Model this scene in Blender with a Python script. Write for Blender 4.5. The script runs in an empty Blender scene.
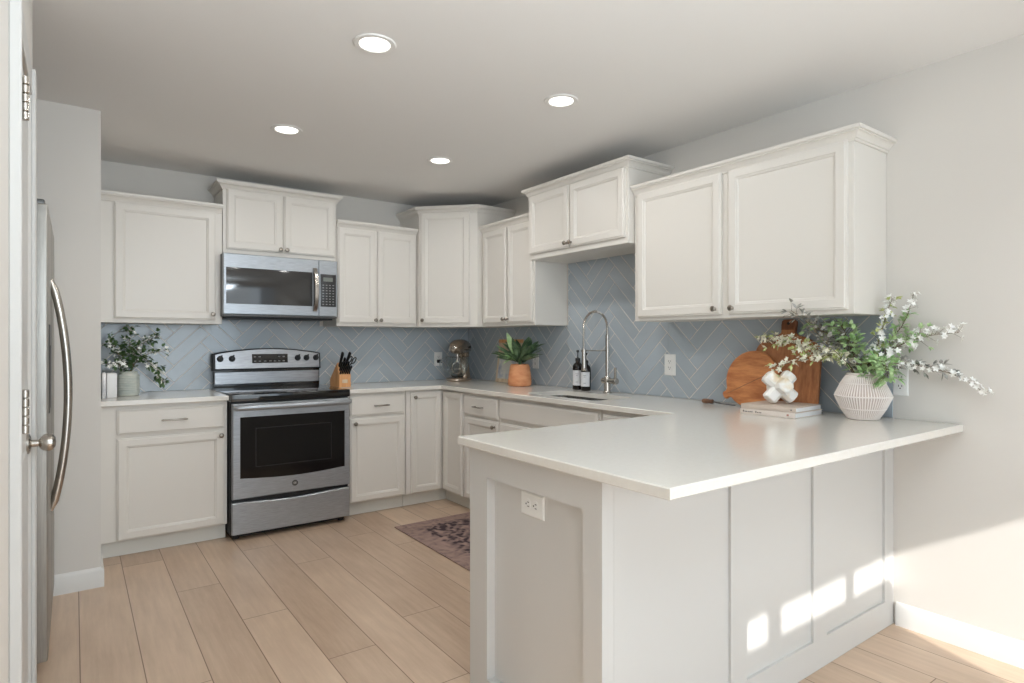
import bpy, bmesh, math, random
from mathutils import Vector, Matrix, noise

# ------------------------------------------------------------------ camera, world, light
S = bpy.context.scene
COL = S.collection
PI = math.pi
R = math.radians

cam_data = bpy.data.cameras.new('camera')
cam_data.sensor_width = 36.0
cam_data.sensor_fit = 'HORIZONTAL'
cam_data.lens = 604.0 * 36.0 / 1024.0
cam_data.clip_start = 0.02
cam = bpy.data.objects.new('camera', cam_data)
cam.location = (-2.957, -4.765, 1.2546)
cam.rotation_euler = (PI / 2, 0, -0.6275)
COL.objects.link(cam)
S.camera = cam

S.view_settings.view_transform = 'Standard'
S.view_settings.look = 'None'
S.view_settings.gamma = 1.0
S.view_settings.use_curve_mapping = False
S.view_settings.exposure = 0.0

world = bpy.data.worlds.new('sky')
S.world = world
world.use_nodes = True
wn = world.node_tree.nodes['Background']
wn.inputs['Color'].default_value = (0.72, 0.86, 1.0, 1)
wn.inputs['Strength'].default_value = 1.0


def area_light(name, loc, direction, sx, sy, power, color=(1, 1, 1)):
    d = bpy.data.lights.new(name, 'AREA')
    d.shape = 'RECTANGLE'
    d.size, d.size_y, d.energy, d.color = sx, sy, power, color
    o = bpy.data.objects.new(name, d)
    o.location = loc
    o.rotation_euler = Vector(direction).to_track_quat('-Z', 'Y').to_euler()
    COL.objects.link(o)
    return o


sun_d = bpy.data.lights.new('sun', 'SUN')
sun_d.energy = 5.4
sun_d.angle = R(0.55)
sun_d.color = (1.0, 0.975, 0.94)
sun = bpy.data.objects.new('sun', sun_d)
sun.rotation_euler = Vector((0.376, 1.0, -0.586)).to_track_quat('-Z', 'Y').to_euler()
COL.objects.link(sun)

# daylight entering through the rear windows of the living area behind the camera
DAY = (0.80, 0.905, 1.0)
area_light('daylight_rear_window', (-3.8, -6.45, 1.35), (0.15, 1, 0.05), 1.6, 1.7, 10, DAY)
area_light('daylight_rear_door', (-1.7, -6.45, 1.05), (-0.1, 1, 0.0), 1.8, 1.95, 36, (0.76, 0.893, 1.0))
area_light('side_fill', (-5.9, -5.2, 1.35), (1, 0.3, 0.05), 2.2, 1.8, 6, DAY)  # added fill from the side; the far wall has no window
# added fill light beside the camera, aimed up to brighten the ceiling
area_light('ceiling_fill', (-2.15, -5.15, 1.92), (-0.30, 0.56, 0.86), 0.5, 0.5, 46, (0.78, 0.90, 1.0))
LAMP_POWER = 4.6


# ------------------------------------------------------------------ materials
def lin(c):
    return tuple((x / 255 / 12.92) if x / 255 <= 0.04045 else ((x / 255 + 0.055) / 1.055) ** 2.4 for x in c)


def mat(name, rgb, rough=0.5, metal=0.0, coat=0.0, spec=0.5):
    m = bpy.data.materials.new(name)
    m.use_nodes = True
    b = m.node_tree.nodes['Principled BSDF']
    b.inputs['Base Color'].default_value = (*lin(rgb), 1)
    b.inputs['Roughness'].default_value = rough
    b.inputs['Metallic'].default_value = metal
    b.inputs['Specular IOR Level'].default_value = spec
    if coat:
        b.inputs['Coat Weight'].default_value = coat
        b.inputs['Coat Roughness'].default_value = 0.06
    return m


def bsdf(m):
    return m.node_tree.nodes['Principled BSDF']


def nd(m, t, **kw):
    n = m.node_tree.nodes.new(t)
    for k, v in kw.items():
        setattr(n, k, v)
    return n


def lk(m, a, b):
    m.node_tree.links.new(a, b)


def math_node(m, op, a, b=None):
    n = nd(m, 'ShaderNodeMath', operation=op)
    for i, x in enumerate((a, b)):
        if x is None:
            continue
        if isinstance(x, (int, float)):
            n.inputs[i].default_value = x
        else:
            lk(m, x, n.inputs[i])
    return n.outputs[0]


def noise_color(m, c1, c2, scale=8.0, stretch=(1, 1, 1), detail=4.0, lo=0.35, hi=0.65, rough_n=0.6, coords='Object'):
    tc = nd(m, 'ShaderNodeTexCoord')
    mp = nd(m, 'ShaderNodeMapping')
    mp.inputs['Scale'].default_value = stretch
    lk(m, tc.outputs[coords], mp.inputs['Vector'])
    nz = nd(m, 'ShaderNodeTexNoise')
    nz.inputs['Scale'].default_value = scale
    nz.inputs['Detail'].default_value = detail
    nz.inputs['Roughness'].default_value = rough_n
    lk(m, mp.outputs[0], nz.inputs['Vector'])
    rp = nd(m, 'ShaderNodeValToRGB')
    rp.color_ramp.elements[0].position = lo
    rp.color_ramp.elements[1].position = hi
    rp.color_ramp.elements[0].color = (*lin(c1), 1)
    rp.color_ramp.elements[1].color = (*lin(c2), 1)
    lk(m, nz.outputs['Fac'], rp.inputs[0])
    lk(m, rp.outputs[0], bsdf(m).inputs['Base Color'])
    return m, nz


def add_bump(m, fac, strength=0.1, dist=0.01):
    b = nd(m, 'ShaderNodeBump')
    b.inputs['Strength'].default_value = strength
    b.inputs['Distance'].default_value = dist
    lk(m, fac, b.inputs['Height'])
    lk(m, b.outputs[0], bsdf(m).inputs['Normal'])


M = {}
M['cabinet'] = mat('cabinet_paint', (226, 221, 213), 0.38)
M['wall'] = mat('wall_paint', (222, 217, 210), 0.85, spec=0.2)
M['ceiling'] = mat('ceiling_paint', (241, 239, 236), 0.9, spec=0.15)
M['trim'] = mat('trim_paint', (226, 224, 220), 0.4)
M['door_paint'] = mat('door_paint', (205, 203, 199), 0.45)
M['panel_paint'] = mat('panel_paint', (209, 207, 203), 0.42)
M['plate'] = mat('plate_plastic', (238, 237, 233), 0.35)
M['socket_dark'] = mat('socket_dark', (60, 56, 52), 0.6)
M['black_gloss'] = mat('black_gloss', (12, 12, 13), 0.07, coat=0.4)
M['oven_glass'] = mat('oven_glass', (14, 14, 15), 0.08)
M['oven_inner'] = mat('oven_inner_frame', (30, 30, 31), 0.15)
M['black'] = mat('black_plastic', (20, 20, 21), 0.45)
M['micro_glass'] = mat('microwave_glass', (58, 57, 56), 0.09)
M['panel_dark'] = mat('control_panel', (42, 42, 43), 0.3)
M['button'] = mat('button_print', (150, 150, 150), 0.5)
M['lcd'] = mat('lcd_glass', (120, 126, 120), 0.3)
M['knob'] = mat('satin_nickel', (150, 142, 132), 0.3, 1.0)
M['chrome'] = mat('brushed_nickel', (188, 182, 174), 0.22, 1.0)
M['sink'] = mat('sink_steel', (176, 174, 170), 0.25, 1.0)
M['mixer_metal'] = mat('mixer_bronze', (176, 158, 140), 0.26, 0.8, coat=0.5)
M['grout'] = mat('tile_grout', (232, 224, 212), 0.9)
M['terracotta'] = mat('terracotta', (222, 150, 104), 0.75)
noise_color(M['terracotta'], (214, 138, 92), (230, 165, 120), 14, (1, 1, 2.2))
M['leaf'] = mat('agave_leaf', (60, 88, 56), 0.4)
noise_color(M['leaf'], (44, 72, 46), (126, 152, 112), 12)
M['leaf_dark'] = mat('foliage_dark', (52, 82, 46), 0.5)
noise_color(M['leaf_dark'], (48, 80, 44), (104, 134, 80), 40)
M['leaf_green'] = mat('foliage_green', (104, 150, 96), 0.5)
noise_color(M['leaf_green'], (150, 190, 126), (206, 226, 174), 30)
M['leaf_lime'] = mat('foliage_lime', (160, 172, 84), 0.5)
noise_color(M['leaf_lime'], (176, 190, 112), (220, 222, 160), 30)
M['leaf_grey'] = mat('foliage_grey', (128, 126, 116), 0.55)
noise_color(M['leaf_grey'], (128, 130, 118), (180, 176, 170), 30)
M['stem'] = mat('stem_bark', (112, 96, 66), 0.7)
M['petal'] = mat('blossom_white', (252, 251, 246), 0.55)
M['petal_cream'] = mat('blossom_cream', (252, 248, 228), 0.55)
M['crock'] = mat('crock_glaze', (190, 196, 188), 0.35)
noise_color(M['crock'], (180, 188, 182), (204, 206, 196), 10, (1, 1, 4))
M['marble'] = mat('white_marble', (232, 231, 230), 0.3)
noise_color(M['marble'], (196, 196, 200), (238, 236, 234), 9, (1, 1, 1), 8, 0.32, 0.5)
M['knot'] = mat('alabaster', (245, 240, 230), 0.35)
noise_color(M['knot'], (236, 214, 176), (249, 246, 240), 9, (1, 1, 1), 5, 0.3, 0.48)
M['ribbed'] = mat('vase_white', (238, 229, 222), 0.6)
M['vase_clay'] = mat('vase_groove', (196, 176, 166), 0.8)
M['soap_glass'] = mat('amber_black_glass', (24, 17, 14), 0.1)
M['label_paper'] = mat('label_paper', (226, 226, 228), 0.5)
M['print_grey'] = mat('label_print', (150, 150, 154), 0.6)
M['page'] = mat('page_paper', (238, 238, 238), 0.8)
M['book_taupe'] = mat('book_taupe', (204, 188, 174), 0.6)
M['book_pale'] = mat('book_pale', (224, 212, 202), 0.6)
M['ink'] = mat('ink', (84, 76, 72), 0.6)
M['ink_red'] = mat('ink_red', (176, 120, 104), 0.6)
M['knife_black'] = mat('knife_black', (18, 18, 18), 0.35)
M['rivet'] = mat('rivet', (190, 190, 188), 0.3, 1.0)
M['plug_black'] = mat('plug_black', (24, 23, 23), 0.5)
M['toe'] = mat('toe_kick_paint', (226, 224, 216), 0.5)
M['dispenser'] = mat('dispenser_dark', (74, 72, 70), 0.3)
M['gasket'] = mat('gasket', (96, 94, 92), 0.6)
M['steel_dark'] = mat('painted_grey_steel', (92, 92, 90), 0.4, 0.6)
M['light_ring'] = mat('light_trim', (240, 238, 234), 0.5)


def steel(name, rgb, stretch, rough=0.28, lo=0.85):
    m = mat(name, rgb, rough, 1.0)
    c2 = tuple(min(255, int(x * 1.08)) for x in rgb)
    c1 = tuple(int(x * lo) for x in rgb)
    _, nz = noise_color(m, c1, c2, 40, stretch, 3, 0.2, 0.8)
    add_bump(m, nz.outputs['Fac'], 0.03, 0.002)
    return m


M['steel'] = steel('brushed_steel', (172, 176, 181), (0.4, 8, 8), 0.34)
bsdf(M['steel']).inputs['Metallic'].default_value = 0.65
M['steel_v'] = steel('fridge_steel', (168, 165, 159), (6, 6, 0.3), 0.45, 0.92)
bsdf(M['steel_v']).inputs['Metallic'].default_value = 0.7
M['steel_guard'] = steel('backguard_steel', (170, 172, 175), (0.3, 8, 8), 0.3, 0.8)


def wood(name, c1, c2, scale=5, stretch=(1, 1, 10), rough=0.5, lo=0.35, hi=0.68):
    m = mat(name, c1, rough)
    _, nz = noise_color(m, c1, c2, scale, stretch, 6, lo, hi)
    add_bump(m, nz.outputs['Fac'], 0.05, 0.003)
    return m


M['board_wood'] = wood('chopping_board_wood', (164, 96, 52), (208, 140, 84), 5, (8, 1.6, 8))
M['board_arch_wood'] = wood('arched_board_wood', (150, 92, 54), (198, 134, 86), 5, (8, 8, 1.4))
M['board_neck'] = wood('board_neck_wood', (112, 66, 38), (150, 92, 56), 6, (8, 8, 1.5))
M['block_wood'] = wood('knife_block_wood', (206, 146, 92), (230, 176, 122), 6, (10, 10, 1.2))
M['dark_wood'] = wood('dark_handle_wood', (92, 62, 44), (142, 100, 70), 18, (1, 1, 1))
M['pale_wood'] = wood('pale_wood', (196, 170, 138), (224, 206, 178), 6, (8, 8, 1))


def quartz():
    m = mat('quartz_counter', (228, 225, 219), 0.16, coat=0.25)
    noise_color(m, (229, 224, 215), (232, 228, 220), 60, (1, 1, 1), 6, 0.3, 0.7)
    return m


M['quartz'] = quartz()


def tile_mat():
    m = mat('blue_grey_tile', (140, 158, 176), 0.14, coat=0.3)
    at = nd(m, 'ShaderNodeAttribute', attribute_name='tone')
    rp = nd(m, 'ShaderNodeValToRGB')
    rp.color_ramp.elements[0].color = (*lin((171, 180, 187)), 1)
    rp.color_ramp.elements[1].color = (*lin((179, 188, 195)), 1)
    lk(m, at.outputs['Fac'], rp.inputs[0])
    lk(m, rp.outputs[0], bsdf(m).inputs['Base Color'])
    tc = nd(m, 'ShaderNodeTexCoord')
    nz = nd(m, 'ShaderNodeTexNoise')
    nz.inputs['Scale'].default_value = 22
    lk(m, tc.outputs['Object'], nz.inputs['Vector'])
    add_bump(m, nz.outputs['Fac'], 0.12, 0.004)
    return m


M['tile'] = tile_mat()


def floor_mat():
    m = mat('oak_planks', (196, 164, 136), 0.38, coat=0.25)
    bsdf(m).inputs['Coat Roughness'].default_value = 0.25
    geo = nd(m, 'ShaderNodeNewGeometry')
    sep = nd(m, 'ShaderNodeSeparateXYZ')
    lk(m, geo.outputs['Position'], sep.inputs[0])
    W, LEN = 0.1985, 1.52
    xs = math_node(m, 'DIVIDE', math_node(m, 'ADD', sep.outputs[0], 2.938 + W * 40), W)
    row = math_node(m, 'FLOOR', xs)
    fx = math_node(m, 'FRACT', xs)
    wn1 = nd(m, 'ShaderNodeTexWhiteNoise', noise_dimensions='1D')
    lk(m, row, wn1.inputs['W'])
    ys = math_node(m, 'ADD', math_node(m, 'DIVIDE', math_node(m, 'ADD', sep.outputs[1], 40), LEN), wn1.outputs['Value'])
    idy = math_node(m, 'FLOOR', ys)
    fy = math_node(m, 'FRACT', ys)
    cmb = nd(m, 'ShaderNodeCombineXYZ')
    lk(m, row, cmb.inputs[0])
    lk(m, idy, cmb.inputs[1])
    wn2 = nd(m, 'ShaderNodeTexWhiteNoise', noise_dimensions='2D')
    lk(m, cmb.outputs[0], wn2.inputs['Vector'])
    # grain
    off = nd(m, 'ShaderNodeVectorMath', operation='MULTIPLY_ADD')
    lk(m, geo.outputs['Position'], off.inputs[0])
    off.inputs[1].default_value = (14, 1.1, 1)
    lk(m, wn2.outputs['Color'], off.inputs[2])
    g = nd(m, 'ShaderNodeTexNoise')
    g.inputs['Scale'].default_value = 3.0
    g.inputs['Detail'].default_value = 7
    g.inputs['Roughness'].default_value = 0.62
    lk(m, off.outputs[0], g.inputs['Vector'])
    big = nd(m, 'ShaderNodeTexNoise')
    big.inputs['Scale'].default_value = 3.2
    big.inputs['Detail'].default_value = 5
    off2 = nd(m, 'ShaderNodeVectorMath', operation='MULTIPLY_ADD')
    lk(m, geo.outputs['Position'], off2.inputs[0])
    off2.inputs[1].default_value = (1.5, 0.7, 1)
    lk(m, wn2.outputs['Color'], off2.inputs[2])
    lk(m, off2.outputs[0], big.inputs['Vector'])
    fac = math_node(m, 'ADD', math_node(m, 'MULTIPLY', g.outputs['Fac'], 0.45),
                    math_node(m, 'ADD', math_node(m, 'MULTIPLY', wn2.outputs['Value'], 0.20),
                              math_node(m, 'MULTIPLY', big.outputs['Fac'], 0.45)))
    rp = nd(m, 'ShaderNodeValToRGB')
    e = rp.color_ramp.elements
    e[0].position, e[1].position = 0.30, 0.86
    e[0].color = (*lin((178, 150, 126)), 1)
    e[1].color = (*lin((224, 198, 172)), 1)
    lk(m, fac, rp.inputs[0])
    # joints between planks
    dx = math_node(m, 'MULTIPLY', math_node(m, 'MINIMUM', fx, math_node(m, 'SUBTRACT', 1, fx)), W)
    dy = math_node(m, 'MULTIPLY', math_node(m, 'MINIMUM', fy, math_node(m, 'SUBTRACT', 1, fy)), LEN)
    dmin = math_node(m, 'MINIMUM', dx, dy)
    mr = nd(m, 'ShaderNodeMapRange')
    mr.inputs['From Min'].default_value = 0.0008
    mr.inputs['From Max'].default_value = 0.0026
    lk(m, dmin, mr.inputs['Value'])
    mix = nd(m, 'ShaderNodeMix', data_type='RGBA')
    lk(m, mr.outputs[0], mix.inputs['Factor'])
    mix.inputs['A'].default_value = (*lin((120, 92, 72)), 1)
    lk(m, rp.outputs[0], mix.inputs['B'])
    lk(m, mix.outputs['Result'], bsdf(m).inputs['Base Color'])
    h = math_node(m, 'ADD', mr.outputs[0], math_node(m, 'MULTIPLY', g.outputs['Fac'], 0.12))
    add_bump(m, h, 0.25, 0.002)
    return m


M['floor'] = floor_mat()


def rug_mat():
    m = mat('rug_weave', (138, 116, 108), 0.95, spec=0.1)
    tc = nd(m, 'ShaderNodeTexCoord')
    v = nd(m, 'ShaderNodeTexVoronoi', feature='SMOOTH_F1')
    v.inputs['Scale'].default_value = 30
    wob = nd(m, 'ShaderNodeTexNoise')
    wob.inputs['Scale'].default_value = 9
    lk(m, tc.outputs['Object'], wob.inputs['Vector'])
    add = nd(m, 'ShaderNodeVectorMath', operation='MULTIPLY_ADD')
    lk(m, wob.outputs['Color'], add.inputs[0])
    add.inputs[1].default_value = (0.12, 0.12, 0)
    lk(m, tc.outputs['Object'], add.inputs[2])
    lk(m, add.outputs[0], v.inputs['Vector'])
    n2 = nd(m, 'ShaderNodeTexNoise')
    n2.inputs['Scale'].default_value = 30
    n2.inputs['Detail'].default_value = 6
    lk(m, tc.outputs['Object'], n2.inputs['Vector'])
    # a plainer border round a busier middle
    sep = nd(m, 'ShaderNodeSeparateXYZ')
    lk(m, tc.outputs['Object'], sep.inputs[0])
    ax = math_node(m, 'SUBTRACT', 0.305, math_node(m, 'ABSOLUTE', sep.outputs[0]))
    ay = math_node(m, 'SUBTRACT', 0.95, math_node(m, 'ABSOLUTE', sep.outputs[1]))
    d = math_node(m, 'MINIMUM', ax, ay)
    mr = nd(m, 'ShaderNodeMapRange')
    mr.inputs['From Min'].default_value = 0.10
    mr.inputs['From Max'].default_value = 0.15
    mr.inputs['To Min'].default_value = 0.35
    mr.inputs['To Max'].default_value = 1.0
    lk(m, d, mr.inputs['Value'])
    fac = math_node(m, 'MULTIPLY', math_node(m, 'MULTIPLY', math_node(m, 'SUBTRACT', 1.45, math_node(m, 'MULTIPLY', v.outputs['Distance'], 2.0)), mr.outputs[0]), math_node(m, 'ADD', n2.outputs['Fac'], 0.4))
    rp = nd(m, 'ShaderNodeValToRGB')
    e = rp.color_ramp.elements
    e[0].position, e[1].position = 0.05, 0.75
    e[0].color = (*lin((168, 142, 132)), 1)
    e[1].color = (*lin((74, 62, 66)), 1)
    x = e.new(0.45)
    x.color = (*lin((132, 112, 108)), 1)
    lk(m, fac, rp.inputs[0])
    lk(m, rp.outputs[0], bsdf(m).inputs['Base Color'])
    add_bump(m, n2.outputs['Fac'], 0.4, 0.003)
    return m


M['rug'] = rug_mat()


def print_mat():
    m = mat('printed_board', (214, 210, 200), 0.5)
    noise_color(m, (140, 152, 178), (216, 214, 206), 9, (1, 1, 1), 6, 0.36, 0.56)
    return m


M['print'] = print_mat()


def glass_mat():
    m = mat('clear_glass', (240, 244, 244), 0.02)
    bsdf(m).inputs['Transmission Weight'].default_value = 1.0
    bsdf(m).inputs['IOR'].default_value = 1.4
    return m


M['glass'] = glass_mat()


def emit(name, rgb, strength):
    m = mat(name, rgb, 0.5)
    bsdf(m).inputs['Emission Color'].default_value = (*lin(rgb), 1)
    bsdf(m).inputs['Emission Strength'].default_value = strength
    return m


M['lamp'] = emit('lamp_diffuser', (255, 250, 242), 3.0)


# ------------------------------------------------------------------ mesh helpers
def world_of(o):
    if o.parent is None:
        return o.matrix_basis.copy()
    return world_of(o.parent) @ o.matrix_parent_inverse @ o.matrix_basis


class MB:
    """collects shapes of one part"""

    def __init__(self):
        self.bm = bmesh.new()

    def box(self, x0, x1, y0, y1, z0, z1, bevel=0.0, seg=1, mtx=None):
        bm = self.bm
        vs = [bm.verts.new((x, y, z)) for z in (z0, z1) for y in (y0, y1) for x in (x0, x1)]
        if mtx is not None:
            for v in vs:
                v.co = mtx @ v.co
        fs = [bm.faces.new([vs[i] for i in q]) for q in
              ((0, 2, 3, 1), (4, 5, 7, 6), (0, 1, 5, 4), (2, 6, 7, 3), (0, 4, 6, 2), (1, 3, 7, 5))]
        if bevel:
            es = list({e for f in fs for e in f.edges})
            bmesh.ops.bevel(bm, geom=es, offset=bevel, segments=seg, profile=0.5, affect='EDGES')
        return self

    def lathe(self, prof, origin=(0, 0, 0), axis=(0, 0, 1), seg=28, mtx=None):
        """prof: (radius, height along axis)"""
        bm = self.bm
        q = Vector((0, 0, 1)).rotation_difference(Vector(axis).normalized())
        o = Vector(origin)
        rings = []
        for r, h in prof:
            if r < 1e-6:
                rings.append([bm.verts.new(o + q @ Vector((0, 0, h)))])
            else:
                rings.append([bm.verts.new(o + q @ Vector((r * math.cos(2 * PI * k / seg), r * math.sin(2 * PI * k / seg), h))) for k in range(seg)])
        for a, b in zip(rings, rings[1:]):
            for k in range(seg):
                k2 = (k + 1) % seg
                if len(a) == 1 and len(b) == 1:
                    continue
                if len(a) == 1:
                    bm.faces.new((a[0], b[k2], b[k]))
                elif len(b) == 1:
                    bm.faces.new((a[k], a[k2], b[0]))
                else:
                    bm.faces.new((a[k], a[k2], b[k2], b[k]))
        return self

    def cyl(self, p0, p1, r, seg=20, bevel=0.0):
        p0, p1 = Vector(p0), Vector(p1)
        L = (p1 - p0).length
        b = min(bevel, r * 0.9, L / 2)
        prof = [(0, 0), (r - b, 0), (r, b), (r, L - b), (r - b, L), (0, L)] if b else [(0, 0), (r, 0), (r, L), (0, L)]
        return self.lathe(prof, p0, p1 - p0, seg)

    def tube(self, pts, radii, seg=10, closed=False):
        bm = self.bm
        pts = [Vector(p) for p in pts]
        n = len(pts)
        if isinstance(radii, (int, float)):
            radii = [radii] * n
        rings = []
        up = None
        for i in range(n):
            if closed:
                t = (pts[(i + 1) % n] - pts[i - 1]).normalized()
            else:
                t = (pts[min(i + 1, n - 1)] - pts[max(i - 1, 0)]).normalized()
            if up is None:
                up = t.orthogonal().normalized()
            up = (up - t * up.dot(t))
            up = up.normalized() if up.length > 1e-6 else t.orthogonal().normalized()
            w = t.cross(up)
            rings.append([bm.verts.new(pts[i] + (up * math.cos(2 * PI * k / seg) + w * math.sin(2 * PI * k / seg)) * radii[i]) for k in range(seg)])
        pairs = list(zip(rings, rings[1:])) + ([(rings[-1], rings[0])] if closed else [])
        for a, b in pairs:
            for k in range(seg):
                bm.faces.new((a[k], a[(k + 1) % seg], b[(k + 1) % seg], b[k]))
        if not closed:
            bm.faces.new(rings[0][::-1])
            bm.faces.new(rings[-1])
        return self

    def rings(self, loops, cap_first=True, cap_last=True):
        """joins equal-length vertex loops into a skin"""
        bm = self.bm
        L = [[bm.verts.new(p) for p in lp] for lp in loops]
        n = len(L[0])
        for a, b in zip(L, L[1:]):
            for k in range(n):
                bm.faces.new((a[k], a[(k + 1) % n], b[(k + 1) % n], b[k]))
        if cap_first:
            bm.faces.new(L[0][::-1])
        if cap_last:
            bm.faces.new(L[-1])
        return self

    def prism(self, poly, z0, z1, mtx=None, bevel=0.0):
        """poly in xy, extruded in z, then mtx"""
        mtx = mtx or Matrix()
        if bevel:
            c = Vector((sum(p[0] for p in poly) / len(poly), sum(p[1] for p in poly) / len(poly)))
            def shr(d):
                out = []
                n = len(poly)
                for i in range(n):
                    a, b, cc = Vector(poly[i - 1]), Vector(poly[i]), Vector(poly[(i + 1) % n])
                    e1, e2 = (b - a).normalized(), (cc - b).normalized()
                    n1, n2 = Vector((-e1.y, e1.x)), Vector((-e2.y, e2.x))
                    nn = n1 + n2
                    nn = nn / max(0.3, nn.dot(n1)) if nn.length > 1e-6 else n1
                    out.append(b + nn * d)
                return out
            lp = [(shr(bevel), z0), (poly, z0 + bevel), (poly, z1 - bevel), (shr(bevel), z1)]
        else:
            lp = [(poly, z0), (poly, z1)]
        return self.rings([[mtx @ Vector((p[0], p[1], z)) for p in q] for q, z in lp])

    def mat(self, i):
        """everything added since the last call takes material slot i"""
        for f in self.bm.faces:
            if not f.tag:
                f.material_index = i
                f.tag = True
        return self

    def quad(self, pts):
        self.bm.faces.new([self.bm.verts.new(p) for p in pts])
        return self

    def build(self, name, material, parent=None, smooth=True, angle=32):
        me = bpy.data.meshes.new(name)
        bmesh.ops.recalc_face_normals(self.bm, faces=self.bm.faces[:])
        for e in self.bm.edges:
            if len(e.link_faces) == 2:
                e.smooth = e.calc_face_angle(0) < R(angle)
            else:
                e.smooth = False
        for f in self.bm.faces:
            f.smooth = smooth
        self.bm.to_mesh(me)
        self.bm.free()
        ms = material if isinstance(material, (list, tuple)) else [material]
        for x in ms:
            me.materials.append(M[x] if isinstance(x, str) else x)
        o = bpy.data.objects.new(name, me)
        COL.objects.link(o)
        if parent is not None:
            o.parent = parent
            o.matrix_parent_inverse = world_of(parent).inverted()
        return o


def tag(o, label, cat, group=None, kind=None):
    o['label'] = label
    o['category'] = cat
    if group:
        o['group'] = group
    if kind:
        o['kind'] = kind
    return o


def thing(name, label, cat, loc=(0, 0, 0), rz=0.0, group=None):
    o = bpy.data.objects.new(name, None)
    o.empty_display_size = 0.05
    o.location = loc
    o.rotation_euler = (0, 0, rz)
    COL.objects.link(o)
    o.matrix_basis = Matrix.Translation(loc) @ Matrix.Rotation(rz, 4, 'Z')
    return tag(o, label, cat, group)


def local(mb, name, material, parent, **kw):
    """build a part given in its parent's own coordinates"""
    o = mb.build(name, material, None, **kw)
    o.parent = parent
    return o


def struct(o):
    o['kind'] = 'structure'
    return o


# ------------------------------------------------------------------ setting
H = 2.437
XW = -2.845          # face of the wing wall beside the refrigerator


def slab(name, x0, x1, y0, y1, z0, z1, m, bevel=0.0):
    return struct(MB().box(x0, x1, y0, y1, z0, z1, bevel).build(name, m))


slab('floor', -6.2, 0.12, -6.75, 0.12, -0.08, 0.0, 'floor')
slab('ceiling', -6.2, 0.12, -6.75, 0.12, H, H + 0.1, 'ceiling')
slab('wall_back', -3.95, 0.12, 0.0, 0.12, 0.0, H, 'wall')
slab('wall_right', 0.0, 0.12, -6.6, 0.0, 0.0, H, 'wall')
slab('wall_wing', -3.95, XW, -1.02, 0.0, 0.0, H, 'wall')
slab('wall_alcove', -4.02, -3.90, -2.24, -1.02, 0.0, H, 'wall')
slab('wall_far', -6.2, -6.08, -6.6, -2.2, 0.0, H, 'wall')
# the wall carrying the door beside the camera, with its opening
wl = MB()
wl.box(-3.19, -3.072, -2.208, -2.12, 0, H)
wl.box(-3.19, -3.072, -2.955, -2.208, 2.075, H)
wl.box(-3.19, -3.072, -4.30, -2.955, 0, H)
struct(wl.build('wall_left', 'wall'))
slab('wall_pantry', -6.08, -3.19, -2.24, -2.12, 0.0, H, 'wall')
# rear wall with its openings: a glazed door, high slots added to shape the sun patches, and a wide window
rw = MB()
YF = -6.6
def rear(x0, x1, z0, z1):
    rw.box(x0, x1, YF - 0.10, YF, z0, z1)
rear(-6.2, -4.6, 0, H)
rear(-4.6, -2.95, 0, 0.55)
rear(-4.6, -2.95, 2.05, H)
rear(-2.95, -2.284, 0, H)
rear(-2.284, -0.10, 2.13, H)
rear(-2.284, -1.172, 0, 1.975)
rear(-2.125, -2.068, 1.975, 2.13)
rear(-1.562, -1.522, 1.975, 2.13)
rear(-0.10, 0.12, 0, H)
struct(rw.build('wall_rear', 'wall'))

# baseboards
def baseboard(name, prof_pts, m='trim'):
    """prof_pts: path in xy with the room on its left; profile 0.014 thick, 0.10 high"""
    P = [(0, 0), (0.014, 0), (0.014, 0.082), (0.008, 0.094), (0.004, 0.1), (0, 0.1)]
    pts = [Vector(p) for p in prof_pts]
    loops = []
    for i, p in enumerate(pts):
        if i == 0:
            n = (pts[1] - p).normalized(); nn = Vector((-n.y, n.x))
        elif i == len(pts) - 1:
            n = (p - pts[i - 1]).normalized(); nn = Vector((-n.y, n.x))
        else:
            a, b = (p - pts[i - 1]).normalized(), (pts[i + 1] - p).normalized()
            n1, n2 = Vector((-a.y, a.x)), Vector((-b.y, b.x))
            nn = (n1 + n2); nn = nn / nn.dot(n1)
        loops.append([(p.x + nn.x * o, p.y + nn.y * o, z) for o, z in P])
    return struct(MB().rings(loops).build(name, m))


baseboard('baseboard_right', [(0, -6.6), (0, -3.597)])
baseboard('baseboard_wing', [(XW, -0.557), (XW, -1.02), (-3.89, -1.02)][::-1] if False else [(-3.89, -1.02), (XW, -1.02), (XW, -0.557)][::-1])

# door beside the camera, closed, with casing, hinges and knob
door = MB()
door.box(-3.115, -3.080, -2.945, -2.215, 0.012, 2.068, 0.002)
for z0, z1 in ((0.22, 0.92), (1.10, 1.90)):
    door.rings([[(-3.080, -2.82 + a, z0 + a), (-3.080, -2.34 - a, z0 + a), (-3.080, -2.34 - a, z1 - a), (-3.080, -2.82 + a, z1 - a)] if k == 0 else
                [(-3.080 + k, -2.82 + a, z0 + a), (-3.080 + k, -2.34 - a, z0 + a), (-3.080 + k, -2.34 - a, z1 - a), (-3.080 + k, -2.82 + a, z1 - a)]
                for a, k in ((0, -0.001), (0.01, 0.004), (0.03, 0.001), (0.05, 0.005))], False, True)
d1 = struct(door.build('door_1', 'door_paint'))
kn = MB().lathe([(0, 0), (0.033, 0), (0.033, 0.006), (0.026, 0.010), (0.012, 0.013), (0.011, 0.030), (0.018, 0.034), (0.026, 0.042), (0.029, 0.054), (0.026, 0.066), (0.016, 0.074), (0, 0.076)],
                (-3.080, -2.275, 0.925), (1, 0, 0), 32).build('door_knob', 'chrome', d1)
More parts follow.
